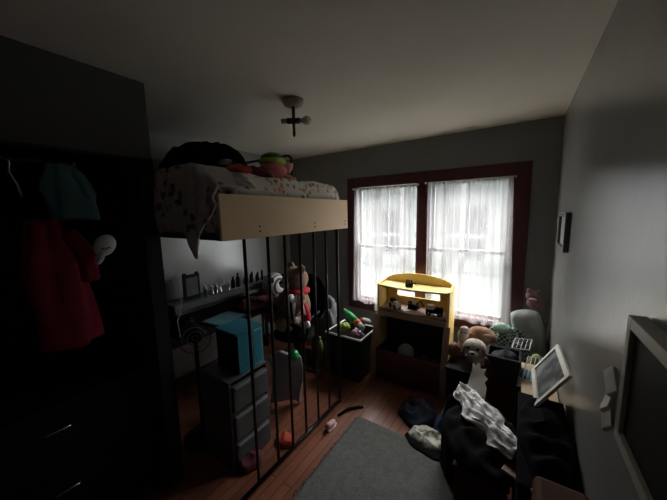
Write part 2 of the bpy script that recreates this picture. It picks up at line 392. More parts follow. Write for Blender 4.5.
rod(-.86, -.05, 2.097, 'thin curtain rod across the top of the right window')

# ---------------------------------------------------------------- loft bed
XB = -1.32; Y0, Y1 = .905, 2.215
bed = thing('loft_bed', (-2.1, 1.55, 0), 'black metal loft bed with plywood side board and vertical bars', 'bed')
so = MB().bb(XB-.018, XB, Y0, Y1, 1.662, 1.915).build('side_board', 'ply', bed, bevel=.002); so['label'] = 'bare plywood side board'
for y in (1.17, 1.72, 2.17):
    for z in (1.70, 1.73): MB().lathe((XB+.0005, y, z), [(.006, 0), (.006, .003)], 8, axis=(1, 0, 0)).build('bolt', 'black', so)
ys = [1.07, 1.255, 1.41, 1.57, 1.735, 1.90]
for y in ys: MB().tube([(XB-.03, y, .045), (XB-.03, y, 1.70)], .0105, 10).build('bar', 'black', bed, smooth=True)
MB().tube([(XB-.03, Y0+.03, .03), (XB-.03, 2.13, .03)], .0135).build('floor_rail', 'black', bed, smooth=True)
MB().bb(XB-.05, XB-.019, Y0, Y1, 1.664, 1.70).build('deck_rail', 'black', bed)
b = MB()
for y in (Y0+.02, Y1-.02): b.bb(-2.84, XB-.052, y-.02, y+.02, 1.665, 1.70)
b.bb(-2.86, -2.83, Y0, Y1, 1.64, 1.70)
for k in range(7): y = Y0+.12+k*.18; b.bb(-2.83, XB-.052, y-.03, y+.03, 1.68, 1.70)
b.build('deck', 'black', bed)
for x, y in ((XB-.03, 2.075),):
    MB().tube([(x, y, 0), (x, y, 1.664)], .014).build('post', 'black', bed, smooth=True)
# head end rail with rounded corners
pts = [(-1.95, 2.19, 1.70), (-1.95, 2.19, 2.33)] + [(-1.95-.06+.06*cos(a), 2.19, 2.33+.06*sin(a)) for a in (R(30), R(60), R(90))] + [(-2.80, 2.19, 2.39), (-2.84, 2.19, 2.34), (-2.84, 2.19, 1.7)]
MB().tube(pts, .013).build('end_rail', 'black', bed, smooth=True)

ma = thing('mattress', (-2.1, 1.55, 1.70), 'mattress in a red and green floral quilt on the loft bed', 'mattress')
def quilt(x0, x1, y0, y1, z0, z1):
    b = MB(); r = .07
    def f(u, v):
        x = x0+(x1-x0)*u
        # v around the rounded section from bottom far to bottom near over the top
        w = y1-y0; L = [(y1, z0), (y1, z1-r)] + [(y1-r+r*cos(a), z1-r+r*sin(a)) for a in (R(30), R(60), R(90))] + [(y0+w*k/20, z1) for k in range(19, 0, -1)] + [(y0+r-r*sin(a), z1-r+r*cos(a)) for a in (0, R(30), R(60), R(90))] + [(y0, z0)]
        i = min(int(v*(len(L)-1)+1e-6), len(L)-1); y, z = L[i]
        e = min(u, 1-u)*(x1-x0)
        if e < r: z = z0 + (z-z0)*(.55+.45*math.sqrt(max(0, 1-(1-e/r)**2)))
        z += .03*noise.noise(Vector((x*5, y*5, 0)))*(z > z0+.02)
        return (x, y, z)
    nL = 2+3+19+4+1
    b.grid(f, 60, nL-1)
    e = [ed for ed in b.bm.edges if ed.is_boundary]; bmesh.ops.holes_fill(b.bm, edges=e); return b
quilt(-2.80, XB-.035, Y0+.01, 2.165, 1.703, 2.055).build('cover', 'floral', ma, smooth=True)

# rose blanket draped over the near end of the bed
def bl(u, v):
    x = -2.40 + 1.13*u
    zt = 2.075 - .13*max(0, (x+1.50)/.23)**1.5 if x > -1.50 else 2.075
    hem = 1.71 + .02*sin(x*14) - .12*math.exp(-((x+1.445)/.062)**2) + (.10*max(0, (x+1.38)/.11) if x > -1.38 else 0)
    n = noise.noise(Vector((x*8, v*3, 2)))
    if v < .32: y = 1.20 + .07*sin(x*6) - (.32+.07*sin(x*6))*v/.32 - .02; z = zt + .006 + .012*n*(1-v)
    else:
        q = (v-.32)/.68; y = .872 - .028*q - .05*abs(noise.noise(Vector((x*9, q*1.6, 4)))) - .012*abs(noise.noise(Vector((x*25, q*5, 9)))) ; z = zt + (hem-zt)*q + .012*n*(1-q)
        y = y + .03*max(0, 1-q*7)**2*0
    return (x + .015*noise.noise(Vector((v*4, u*5, 7))), y, z)
o = MB().grid(bl, 80, 44).build('draped_blanket', 'blank', origin=(-1.85, 1.0, 1.6), smooth=True, solid=.010)
tag(o, 'rose printed blanket draped over the near end of the loft bed', 'blanket')
o = MB().heap((-2.33, 1.50, 2.07), .42, .33, .36, 3, crease=.25, freq=1.8).build('dark_bedding', 'blackc', smooth=True)
tag(o, 'heap of black bedding at the near end of the loft bed', 'bedding')
o = MB().heap((-1.40, 1.10, 2.05), .085, .07, .05, 5, crease=.3).build('red_cloth', 'redo', smooth=True)
tag(o, 'orange red cloth lying on the floral mattress by the board', 'cloth')
c = thing('baseball_cap', (-1.76, 1.25, 2.065), 'grey and navy cap on the loft bed between the black bedding and the pink toy', 'cap')
MB().lathe((-1.76, 1.25, 2.065), [(.09, 0), (.09, .03), (.08, .06), (.055, .09), (.02, .10)], 20).build('crown', 'navyc', c, smooth=True)
MB().ball((-1.70, 1.23, 2.16), (.09, .05, .016), (R(10), 0, R(-35))).build('brim', 'greyc', c, smooth=True)
o = MB().heap((-1.62, 1.40, 2.06), .14, .12, .09, 11, crease=.4).build('maroon_cloth', 'maroonc', smooth=True)
tag(o, 'maroon cloth lying beside the pink plush toy on the loft bed', 'cloth')
# pink plush with green cap
ox, oy, oz = -1.76, 1.735, 2.07
t = thing('plush_toy', (ox, oy, oz), 'pink plush toy with a green cap lying on the loft bed', 'plush toy')
b = MB(); b.ball((ox, oy, oz+.085), (.11, .115, .095)); b.ball((ox+.03, oy-.13, oz+.035), (.07, .09, .04)); b.ball((ox+.08, oy+.09, oz+.03), (.05, .06, .035))
b.ball((ox+.05, oy+.115, oz+.125), (.03, .028, .065), (R(-30), 0, 0))
b.build('body', 'pink', t, smooth=True, remesh=.009)
MB().ball((ox+.075, oy+.135, oz+.125), (.016, .02, .052), (R(-30), 0, 0)).build('inner_ear', 'pinkl', t, smooth=True)
MB().lathe((ox, oy, oz+.150), [(.108, 0), (.114, .012), (.106, .035), (.09, .045)], 24).build('cap_band', 'lime', t, smooth=True)
MB().lathe((ox, oy, oz+.190), [(.098, 0), (.088, .025), (.05, .045), (.01, .052)], 24).build('cap', 'greenc', t, smooth=True)
MB().ball((ox+.115, oy+.13, oz+.025), (.02, .03, .02)).build('foot', 'cream', t, smooth=True)

# ---------------------------------------------------------------- ceiling lamp
fx, fy = -1.334, 1.535
t = thing('ceiling_lamp', (fx, fy, H), 'ceiling lamp with a short stem and two bare bulbs', 'lamp')
MB().lathe((fx, fy, H-.045), [(.035, 0), (.062, .01), (.072, .03), (.072, .045)], 24).build('canopy', 'pinkwood', t, smooth=True)
MB().tube([(fx, fy, H-.044), (fx, fy, H-.21)], [.012, .010]).build('stem', 'bronze', t, smooth=True)
MB().lathe((fx, fy, H-.23), [(.004, -.012), (.010, 0), (.012, .02)], 12).build('finial', 'bronze', t)
dx, dy = cos(R(34)), sin(R(34))
for s in (-1, 1):
    c0 = Vector((fx, fy, H-.135)); d = Vector((dx*s, -dy*s if False else dy*s, .02*s))
    MB().tube([c0+d*.008, c0+d*.045], .020, 14).build('socket', 'bronze', t, smooth=True)
    if s > 0: MB().lathe(c0+d*.046, [(.014, 0), (.016, .012), (.028, .03), (.031, .047), (.022, .066), (.006, .074)], 18, axis=d).build('bulb', 'bulb', t, smooth=True)
    else: MB().tube([c0+d*.046, c0+d*.085], .017, 14).build('socket_sleeve', 'greyc', t, smooth=True)

# ---------------------------------------------------------------- right wall picture
t = thing('picture_frame', (XR, 2.36, 1.52), 'small dark picture frame hung alone on the right wall', 'picture frame')
f = MB(); ya, yb, za, zb = 2.24, 2.62, 1.525, 1.775
f.bb(XR-.028, XR-.001, ya, ya+.03, za, zb); f.bb(XR-.028, XR-.001, yb-.03, yb, za, zb); f.bb(XR-.028, XR-.001, ya+.03, yb-.03, za, za+.03); f.bb(XR-.028, XR-.001, ya+.03, yb-.03, zb-.03, zb)
f.build('frame', 'greyp', t, bevel=.002)
MB().bb(XR-.012, XR-.002, ya+.03, yb-.03, za+.03, zb-.03).build('picture', 'greyc', t)

# ---------------------------------------------------------------- big dark framed panel, right foreground
t = thing('framed_chalkboard', (XR, .62, 1.25), 'large grey framed blackboard hung in the right foreground', 'blackboard')
xa, xb = XR-.035, XR-.002; ya, yb, za, zb = .10, .915, 1.232, 1.548
w = .028
f = MB(); f.bb(xa, xb, yb-w, yb, za, zb); f.bb(xa, xb, ya, ya+w, za, zb); f.bb(xa, xb, ya+w, yb-w, zb-w, zb); f.bb(xa, xb, ya+w, yb-w, za, za+w)
f.build('frame', 'framed', t, bevel=.002)
MB().bb(xa+.010, xb-.002, ya+w, yb-w, za+w, zb-w).build('board', 'bglass', t)
t = thing('wall_rack', (XR, .97, 1.30), 'small pale rack of folded holders on the wall beside the blackboard', 'rack')
MB().bb(XR-.012, XR-.001, .955, 1.03, 1.215, 1.345).build('back_plate', 'greyp', t, bevel=.002)
for z, s_ in ((1.335, .15), (1.285, -.15), (1.235, .1)):
    MB().box((XR-.03, .995, z), (.012, .085, .032), (R(25), R(30), s_)).build('holder', 'framed', t, bevel=.002)

# ---------------------------------------------------------------- yellow toy shelf
X0, X1 = -1.265, -.515
t = thing('toy_shelf', (-.89, 2.83, 0), 'yellow wooden toy shelf with a dark red bin under the windows', 'toy shelf')
prof = [(2.62, 0), (3.0, 0), (3.0, 1.06), (2.74, 1.03), (2.73, .70), (2.62, .30)]
for x in (X0, X1-.022):
    MB().prism(prof, (x, 0, 0), (0, 1, 0), (0, 0, 1), (.022, 0, 0)).build('side_panel', 'yellow', t, bevel=.003)
# back panel with arched top and a slot
b = MB(); xi0, xi1 = X0+.022, X1-.022
MB().bb(xi0, xi1, 2.975, 2.99, .05, .744).build('lower_back', 'darkin', t)  # cavity shade put into the dark colour; the upper back is yellow
b.bb(xi0, xi1, 2.975, 2.99, .745, .86); b.bb(xi0, xi0+.12, 2.975, 2.99, .86, .96); b.bb(xi1-.12, xi1, 2.975, 2.99, .86, .96)
n = 16; arch = [(xi0, .96), (xi1, .96)] + [(xi1-(xi1-xi0)*k/n, 1.055+.075*sin(pi*k/n)**.7) for k in range(n+1)]
b.prism(arch, (0, 2.975, 0), (1, 0, 0), (0, 0, 1), (0, .015, 0)); b.build('back_panel', 'yellow', t, bevel=.002)
poly = [(xi0, 2.974), (xi0, 2.75)] + [(xi0+(xi1-xi0)*k/12, 2.75-.05*sin(pi*k/12)) for k in range(1, 12)] + [(xi1, 2.75), (xi1, 2.974)]
MB().prism(poly, (0, 0, 1.0), (1, 0, 0), (0, 1, 0), (0, 0, .02)).build('top_shelf', 'yelpale', t, bevel=.003)
MB().prism(poly, (0, 0, .745), (1, 0, 0), (0, 1, 0), (0, 0, .02)).build('middle_shelf', 'pinkwood', t, bevel=.003)
MB().bb(xi0, xi1, 2.70, 2.72, .69, .744).build('front_rail', 'pinkwood', t, bevel=.003)
MB().bb(xi0, xi1, 2.66, 2.97, .02, .04).build('bottom_panel', 'darkin', t)
dr = MB(); dr.bb(xi0+.01, xi1-.01, 2.615, 2.635, .03, .345); dr.bb(xi0+.01, xi0+.02, 2.635, 2.96, .045, .33); dr.bb(xi1-.02, xi1-.01, 2.635, 2.96, .045, .33); dr.bb(xi0+.02, xi1-.02, 2.64, 2.96, .045, .055)
dr = dr.build('bin', 'redbin', t, bevel=.004)
MB().tube([(-.99, 2.612, .20), (-.96, 2.60, .19), (-.83, 2.60, .19), (-.80, 2.612, .20)], .007).build('handle', 'redbin', dr, smooth=True)
for x in (X0+.011, X1-.011):
    MB().prism([(2.60, 0), (2.619, 0), (2.619, .30), (2.727, .695), (2.705, .70), (2.60, .31)], (x-.03, 0, 0), (0, 1, 0), (0, 0, 1), (.06, 0, 0)).build('shaded_panel_front', 'pinkwood', t, bevel=.003)  # shade on the yellow panel fronts put in as brown
# toys on the shelf
def toy_truck(loc, body, cab, s, label, rot=0, cname='toy_truck'):
    t = thing(cname, loc, label, 'toy truck'); o = Vector(loc)
    def T_(x, y, z): v = Matrix.Rotation(rot, 3, 'Z') @ Vector((x, y, z)); return o+v*s
    MB().box(T_(0, 0, .035), (.13*s, .05*s, .03*s), (0, 0, rot)).build('chassis', body, t, bevel=.003)
    MB().box(T_(-.03, 0, .066), (.05*s, .046*s, .032*s), (0, 0, rot)).build('cab', cab, t, bevel=.004)
    MB().box(T_(.035, 0, .06), (.055*s, .044*s, .02*s), (0, 0, rot)).build('bed', body, t, bevel=.003)
    for x in (-.042, .042):
        for y in (-.028, .028):
            a = Matrix.Rotation(rot, 3, 'Z') @ Vector((0, 1, 0)); c = T_(x, y, .021)
            w = MB().lathe(c-a*.007*s, [(.015*s, 0), (.021*s, .003*s), (.021*s, .011*s), (.015*s, .014*s)], 16, axis=a).build('wheel', 'blackp', t, smooth=False)
            MB().lathe(c-a*(.0085*s if y < 0 else -.007*s), [(.008*s, 0), (.008*s, .0015*s)], 10, axis=a).build('hubcap', 'greyc', w)
    return t
zs = .7655
toy_truck((-.665, 2.79, zs), 'blackp', 'white', 1.25, 'black toy truck with a white cab on the middle shelf', R(8))
toy_truck((-1.085, 2.80, zs), 'white', 'blackp', 1.15, 'small white and black toy car at left on the middle shelf', R(-40), 'toy_car')
t = thing('toy_machine', (-.88, 2.86, zs), 'dark grey toy digger between the two toy vehicles on the shelf', 'toy')
MB().box((-.90, 2.86, zs+.035), (.10, .06, .045)).build('body', 'blackp', t, bevel=.006)
MB().box((-.93, 2.86, zs+.075), (.045, .05, .035)).build('cab', 'greyp', t, bevel=.005)
MB().tube([(-.87, 2.86, zs+.055), (-.83, 2.86, zs+.10), (-.79, 2.86, zs+.05)], .008, 8).build('arm', 'blackp', t)
for y in (-.03, .03): MB().tube([(-.95, 2.86+y, zs+.013), (-.85, 2.86+y, zs+.013)], .0125, 10).build('track', 'blackp', t)
o = MB().box((-.93, 2.775, zs+.004), (.09, .045, .005), (0, 0, R(15))).build('white_card', 'white', bevel=.001); tag(o, 'white card lying on the middle shelf by the toys', 'card')
t = thing('toy_robot', (-.93, 2.80, 1.021), 'black jumbled toy figure standing on the top shelf', 'toy')
MB().box((-.93, 2.80, 1.045), (.07, .05, .035)).build('body', 'blackp', t, bevel=.005)
for x in (-.025, 0, .026): MB().lathe((-.93+x, 2.80, 1.062), [(.008, 0), (.010, .012), (.007, .02), (.009, .028), (.003, .036)], 10).build('knob', 'blackp', t)
for x in (-.025, .025): MB().box((-.93+x, 2.80, 1.0255), (.018, .045, .009)).build('foot', 'blackp', t)
MB().tube([(-.905, 2.80, 1.05), (-.87, 2.80, 1.07), (-.86, 2.79, 1.055)], .006, 8).build('arm', 'blackp', t)
o = MB().box((-1.05, 2.80, 1.0225), (.08, .03, .004), (0, 0, R(10))).build('paper_scrap', 'white', bevel=.001); tag(o, 'white scrap of paper at left on the top shelf', 'paper')
# balls and toys in the bin
for (x, y, z, r, m_, lb, nm) in ((-.93, 2.73, .33, .085, 'greyc', 'grey green ball on the heap inside the dark red bin', 'toy_ball'),):
    o = MB().ball((x, y, z), r).build(nm, 'greyc', smooth=True); tag(o, lb, 'ball')
o = MB().ball((-.75, 2.75, .29), (.06, .05, .05), nz=.3, seed=2).build('grey_plush', 'greyd', smooth=True); tag(o, 'dark grey plush in the dark red bin right of the ball', 'plush toy')
o = MB().ball((-.63, 2.75, .27), (.045, .05, .05), nz=.3, seed=5).build('red_plush', 'maroonc', smooth=True); tag(o, 'small dark red plush at the right side of the bin', 'plush toy')
o = MB().heap((-.89, 2.80, .058), .28, .12, .19, 4, crease=.4).build('toy_heap', 'darkin', smooth=True); tag(o, 'dark heap of toys filling the dark red bin', 'toys'); o['kind'] = 'stuff'

# ---------------------------------------------------------------- dark toy tub
t = thing('toy_tub', (-1.52, 2.56, 0), 'dark plastic tub with a white rim full of bright toys', 'tub')
tx0, tx1, ty0, ty1 = -1.72, -1.30, 2.40, 2.78
def tub(b, x0, x1, y0, y1, z0, z1, th=.01, ins=.03):
    bo = [(x0+ins, y0+ins), (x1-ins, y0+ins), (x1-ins, y1-ins), (x0+ins, y1-ins)]; to = [(x0, y0), (x1, y0), (x1, y1), (x0, y1)]
    A = [b.bm.verts.new((*p, z0)) for p in bo]; B = [b.bm.verts.new((*p, z1)) for p in to]
    ti = [(x0+th, y0+th), (x1-th, y0+th), (x1-th, y1-th), (x0+th, y1-th)]; bi = [(x0+ins+th, y0+ins+th), (x1-ins-th, y0+ins+th), (x1-ins-th, y1-ins-th), (x0+ins+th, y1-ins-th)]
    C = [b.bm.verts.new((*p, z1)) for p in ti]; D = [b.bm.verts.new((*p, z0+th)) for p in bi]
    b.bm.faces.new(A[::-1]); b.bm.faces.new(D)
    for i in range(4):
        j = (i+1) % 4
        b.bm.faces.new((A[i], A[j], B[j], B[i])); b.bm.faces.new((B[i], B[j], C[j], C[i])); b.bm.faces.new((C[i], C[j], D[j], D[i]))
    return b
tub(MB(), tx0, tx1, ty0, ty1, 0, .50).build('body', 'dgreen', t)
b = MB(); b.bb(tx0-.012, tx1+.012, ty0-.012, ty0, .488, .508); b.bb(tx0-.012, tx0, ty0, ty1, .488, .508); b.bb(tx1, tx1+.012, ty0, ty1, .488, .508); b.bb(tx0-.012, tx1+.012, ty1, ty1+.012, .488, .508)
b.build('rim', 'white', t, bevel=.003)
o = MB().heap((-1.51, 2.59, .02), .165, .145, .49, 8, crease=.25, flat=-.55).build('toy_heap', 'purple', smooth=True); tag(o, 'mauve and dark toys filling the tub under the toy gun', 'toys'); o['kind'] = 'stuff'
t = thing('toy_gun', (-1.40, 2.52, .55), 'green toy blaster with an orange band on top of the tub', 'toy gun')
a = Vector((-1.60, 2.62, .69)); d = Vector((.30, -.12, -.115)).normalized()
MB().tube([a, a+d*.05, a+d*.06, a+d*.20], [.022, .03, .036, .038], 14).build('barrel', 'green', t, smooth=True)
MB().tube([a-d*.035, a], [.014, .016], 10).build('muzzle', 'beige', t, smooth=True)
MB().tube([a+d*.201, a+d*.245], [.042, .042], 14).build('band', 'orange', t, smooth=True)
MB().tube([a+d*.246, a+d*.32], [.036, .024], 12).build('stock', 'greyc', t, smooth=True)
MB().tube([a+d*.12+Vector((0, 0, -.03)), a+d*.12+Vector((-.03, -.02, -.09))], [.015, .013], 8).build('grip', 'green', t, smooth=True)
o = MB().ball((-1.52, 2.47, .565), (.07, .05, .055), nz=.3, seed=3).build('lime_plush', 'lime', smooth=True); tag(o, 'yellow green plush at the front left of the tub', 'plush toy')
o = MB().ball((-1.36, 2.67, .60), (.055, .04, .03), (0, R(15), 0), nz=.2, seed=4).build('grey_toy', 'greyc', smooth=True); tag(o, 'pale grey toy behind the toy gun in the tub', 'toy')
o = MB().ball((-1.40, 2.455, .545), (.035, .03, .03), nz=.3, seed=9).build('pink_toy', 'pinkl', smooth=True); tag(o, 'small pink toy beneath the toy gun at the tub rim', 'toy')
o = MB().tube([(-1.335, 2.45, .535), (-1.315, 2.43, .585)], .009, 8).build('white_stick', 'white'); tag(o, 'short white stick poking up at the right rim of the tub', 'toy')
for x, y, z, r_, m_, lb in ((-1.60, 2.50, .57, .03, 'white', 'small white toy at the left of the tub beside the yellow green plush'), (-1.45, 2.49, .565, .032, 'blackp', 'small black toy in the tub right of the yellow green plush'), (-1.60, 2.70, .57, .045, 'purple', 'mauve toy at the back left of the tub'), (-1.35, 2.57, .565, .035, 'eye', 'black toy wheel at the right of the tub under the blaster'), (-1.42, 2.70, .58, .04, 'redo', 'small red toy at the back of the tub')):
    o = MB().ball((x, y, z), (r_, r_*.8, r_), nz=.3, seed=x*9).build('small_toy', m_, smooth=True); tag(o, lb, 'toy')
# two bottles by the tub
for x, y, lb in ((-1.86, 2.46, 'left yellowish bottle standing by the dark tub'), (-1.775, 2.50, 'right yellowish bottle standing by the dark tub')):
    t = thing('tall_bottle', (x, y, 0), lb, 'bottle', 'bottles by the tub')
    MB().lathe((x, y, 0), [(.032, 0), (.034, .01), (.034, .30), (.014, .35)], 16).build('body', 'olive', t, smooth=True)
    MB().lathe((x, y, .351), [(.014, 0), (.014, .03)], 12).build('cap', 'olive', t)

# ---------------------------------------------------------------- left: desk with shelf and things
t = thing('desk', (-2.5, 1.8, 0), 'black desk with a raised shelf against the left wall', 'desk')
MB().bb(-2.85, -2.22, .98, 2.55, .76, .79).build('desktop', 'blackp', t, bevel=.003)
for x in (-2.84, -2.26):
    for y in (1.0, 2.53): MB().bb(x-.0, x+.03, y-.015, y+.015, 0, .76).build('leg', 'black', t)
MB().bb(-2.85, -2.62, 1.25, 2.55, .955, .975).build('shelf', 'greyp', t, bevel=.002)
MB().bb(-2.635, -2.615, 1.25, 2.55, .91, .955).build('shelf_edge', 'greyp', t, bevel=.002)
for y in (1.26, 2.54): MB().bb(-2.85, -2.64, y-.01, y+.01, .79, .955).build('shelf_side', 'blackp', t)
zz = .976
t = thing('photo_frame', (-2.70, 1.47, zz), 'dark standing photo frame on the desk shelf', 'photo frame')
MB().box((-2.70, 1.47, zz+.125), (.02, .17, .25)).build('frame', 'blackp', t, bevel=.003)
MB().box((-2.688, 1.47, zz+.13), (.006, .12, .18)).build('picture', 'greyd', t)
for y in (1.405, 1.53): MB().ball((-2.70, y, zz+.257), (.012, .022, .014)).build('ornament', 'blackp', t, smooth=True)
random.seed(11)
for k in range(14):
    y = 1.60 + .024*k + random.uniform(-.01, .01); x = random.choice((-2.78, -2.72, -2.665)); s = random.uniform(.018, .028)
    t = thing('silver_figurine', (x, y, zz), 'tiny silver figurine in the cluster right of the photo frame', 'figurine', 'silver figurines on the desk shelf')
    MB().lathe((x, y, zz), [(s*.6, 0), (s*.6, .006), (s*.25, .012), (s*.5, .05), (s*.2, .07)], 10).build('body', 'chrome' if k % 2 else 'greyp', t, smooth=True)
    MB().ball((x, y, zz+.08), s*.55, nu=10, nv=7).build('head', 'silver', t, smooth=True)
for y, hh, m_, lb in ((1.955, .13, 'blackp', 'shorter dark bottle on the desk shelf'), (2.02, .16, 'blackp', 'taller dark bottle on the desk shelf'), (2.12, .10, 'greyp', 'grey jar with a light lid on the desk shelf')):
    t = thing('small_bottle', (-2.70, y, zz), lb, 'bottle', 'bottles on the desk shelf')
    MB().lathe((-2.70, y, zz), [(.02, 0), (.022, .01), (.022, hh*.65), (.010, hh*.8)], 14).build('body', m_, t, smooth=True)
    MB().lathe((-2.70, y, zz+hh*.8+.001), [(.011, 0), (.011, hh*.2)], 12).build('cap', 'greyc' if m_ == 'greyp' else m_, t)
for k in range(6):
    y = 2.17+k*.045; x = -2.74+.03*(k % 2)
    o = MB().lathe((x, y, zz), [(.014, 0), (.014, .07+.02*(k % 3)), (.006, .09+.02*(k % 3))], 10).build('nail_polish', 'blackp', smooth=True)
    tag(o, 'small dark vial standing at the far end of the desk shelf', 'vial', 'dark vials on the desk shelf')
o = MB().heap((-2.45, 1.20, .79), .15, .13, .14, 12, crease=.4).build('black_pouch', 'blackc', smooth=True); tag(o, 'black pouch on the near end of the desk', 'pouch')
t = thing('notebook', (-2.36, 1.56, .79), 'blue notebook lying open on the desk behind the teal box', 'notebook')
MB().box((-2.36, 1.58, .797), (.26, .34, .012), (0, 0, R(8))).build('cover', 'denim', t, bevel=.002)
MB().box((-2.36, 1.58, .806), (.24, .31, .005), (0, 0, R(8))).build('page', 'tealc', t)
o = MB().heap((-2.41, 2.02, .79), .16, .20, .10, 14, crease=.35).build('maroon_scarf', 'maroonc', smooth=True); tag(o, 'maroon cloth on the desk beside the striped plush', 'cloth')
t = thing('striped_plush', (-2.47, 2.36, .79), 'black and white striped round plush on the far end of the desk', 'plush toy')
b = MB(); b.ball((-2.47, 2.36, .945), (.13, .15, .155), nu=26, nv=16); b.build('body', 'zebra', t, smooth=True)
b = MB(); b.ball((-2.37, 2.22, 1.04), (.04, .04, .04)); b.build('snout', 'eye', t, smooth=True)
# fan-like thing with chrome ring, and cables
t = thing('desk_fan', (-2.07, 1.12, .0), 'black fan with a chrome grille beside the desk', 'fan')
MB().lathe((-2.07, 1.12, 0), [(.15, 0), (.15, .015), (.03, .03)], 24).build('base', 'blackp', t)
MB().tube([(-2.07, 1.12, .03), (-2.07, 1.12, .83)], .016).build('pole', 'blackp', t)
d = Vector((.8, -.55, .1)).normalized(); c0 = Vector((-2.07, 1.12, .86)); u = d.orthogonal().normalized(); w_ = d.cross(u)
MB().lathe(c0-d*.06, [(.03, -.03), (.05, 0), (.05, .05)], 20, axis=d).build('motor', 'blackp', t, smooth=True)
for rr, mm in ((.085, 'chrome'), (.05, 'chrome'), (.115, 'blackp'), (.02, 'chrome')):
    MB().tube([c0+d*.03+(u*cos(a)+w_*sin(a))*rr for a in [2*pi*k/28 for k in range(29)]], .0028, 6).build('grille_ring', mm, t, smooth=True)
for k in range(3):
    a = 2*pi*k/3; b = MB(); b.ball(c0+(u*cos(a)+w_*sin(a))*.05, (.045, .028, .004), (0, R(75), a)); b.build('blade', 'blackp', t, smooth=True)
for pts, lb in (([(-2.62, 1.20, 1.33), (-2.61, 1.16, 1.25), (-2.60, 1.15, 1.0), (-2.59, 1.14, .80)], 'thin pale cable hanging behind the near end of the desk'),
                ([(-2.30, 1.12, .80), (-2.28, 1.10, .95), (-2.26, 1.13, 1.07), (-2.24, 1.12, 1.16)], 'pale wire standing up from the desk near the fan')):
    o = MB().tube(pts, .005, 6).build('cable', 'greyc', smooth=True); tag(o, lb, 'cable')
# wall shelf side strip by the alcove
# ---------------------------------------------------------------- drawer cart, teal box
CX = -1.56
t = thing('drawer_cart', (CX-.2, 1.22, 0), 'grey plastic drawer tower behind the bed bars', 'drawer cart')
b = MB(); b.bb(CX-.36, CX-.02, 1.05, 1.07, .0, .66); b.bb(CX-.36, CX-.02, 1.38, 1.40, 0, .66); b.bb(CX-.36, CX-.34, 1.07, 1.38, 0, .66); b.bb(CX-.36, CX-.02, 1.05, 1.40, .66, .672)
for z in (.21, .43): b.bb(CX-.34, CX-.02, 1.07, 1.38, z-.006, z+.006)
b.build('shell', 'greyp', t, bevel=.004)
for z0 in (.01, .222, .442):
    d_ = MB(); d_.bb(CX-.04, CX-.005, 1.075, 1.375, z0, z0+.19); d_ = d_.build('drawer', 'greyp', t, bevel=.006)
    MB().bb(CX-.005, CX+.008, 1.08, 1.37, z0+.165, z0+.185).build('drawer_lip', 'greypl', d_, bevel=.003)
t = thing('teal_box', (-1.70, 1.275, .675), 'teal storage box, its shaded sides coloured black, on top of the drawer tower', 'storage box')
MB().bb(-1.86, -1.612, 1.165, 1.385, .675, .955).build('body', 'blackp', t, bevel=.003)  # side turned from the window: its shade is put in as black
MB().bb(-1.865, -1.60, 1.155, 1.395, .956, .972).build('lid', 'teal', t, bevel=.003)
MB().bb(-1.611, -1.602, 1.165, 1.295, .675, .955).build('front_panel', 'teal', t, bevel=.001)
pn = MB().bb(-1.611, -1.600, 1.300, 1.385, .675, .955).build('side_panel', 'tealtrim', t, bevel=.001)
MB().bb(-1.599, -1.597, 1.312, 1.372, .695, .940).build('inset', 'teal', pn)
o = MB().heap((-1.54, 1.16, 0), .07, .10, .09, 21, crease=.4).build('red_clothing', 'maroonc', smooth=True); tag(o, 'dark red clothing on the floor in front of the drawer tower', 'clothing')
o = MB().heap((-1.47, 1.44, 0), .09, .07, .06, 22, crease=.4).build('orange_clothing', 'redo', smooth=True); tag(o, 'small orange red cloth on the floor behind the bars', 'clothing')
# pale cloth hanging like a bag
def sh(u, v):
    x = -1.86 + .23*u + .05*(1-v)*0; y = 1.66 + .17*u + .03*sin(u*7+v*2); z = .50 - .49*v + .06*sin(u*pi)
    return (x + .02*sin(v*5), y, z)
o = MB().grid(sh, 24, 24).build('pale_bag', 'sheet', smooth=True, solid=.05, subsurf=1); tag(o, 'pale grey cloth bag standing on the floor behind the bars', 'bag')
t = thing('green_ornament', (-1.62, 1.70, .58), 'shiny green bauble resting on the pale bag', 'bauble')
# ---------------------------------------------------------------- office chair with toys
t2 = thing('office_chair', (-2.0, 2.15, 0), 'black office chair behind the bars holding plush toys', 'office chair')
cx_, cy_ = -1.98, 2.18
MB().ball((cx_, cy_, .52), (.24, .24, .055)).build('seat', 'blackc', t2, smooth=True)
MB().tube([(cx_, cy_, .12), (cx_, cy_, .47)], .025).build('column', 'blackp', t2, smooth=True)
for k in range(5):
    a = 2*pi*k/5+.3; e = Vector((cx_+.25*cos(a), cy_+.25*sin(a), .075))
    lg = MB().tube([(cx_, cy_, .12), e], [.022, .014], 8).build('leg', 'blackp', t2, smooth=True)
    MB().lathe((e.x-.012, e.y, .03), [(.03, 0), (.03, .024)], 14, axis=(1, 0, 0)).build('caster', 'blackp', lg)
b = MB()
for k in range(1): b.ball((cx_+.02, cy_+.29, .85), (.20, .035, .27), (0, 0, R(5)))
b.build('backrest', 'blackc', t2, smooth=True)
MB().tube([(cx_+.02, cy_+.15, .50), (cx_+.02, cy_+.32, .56), (cx_+.02, cy_+.335, .75)], .015, 8).build('back_arm', 'blackp', t2, smooth=True)
for s in (-1,): MB().tube([(cx_+.20, cy_-.1, .52), (cx_+.25, cy_-.1, .60), (cx_+.25, cy_-.08, .73), (cx_+.24, cy_+.12, .76)], .014, 8).build('armrest', 'blackp', t2, smooth=True)
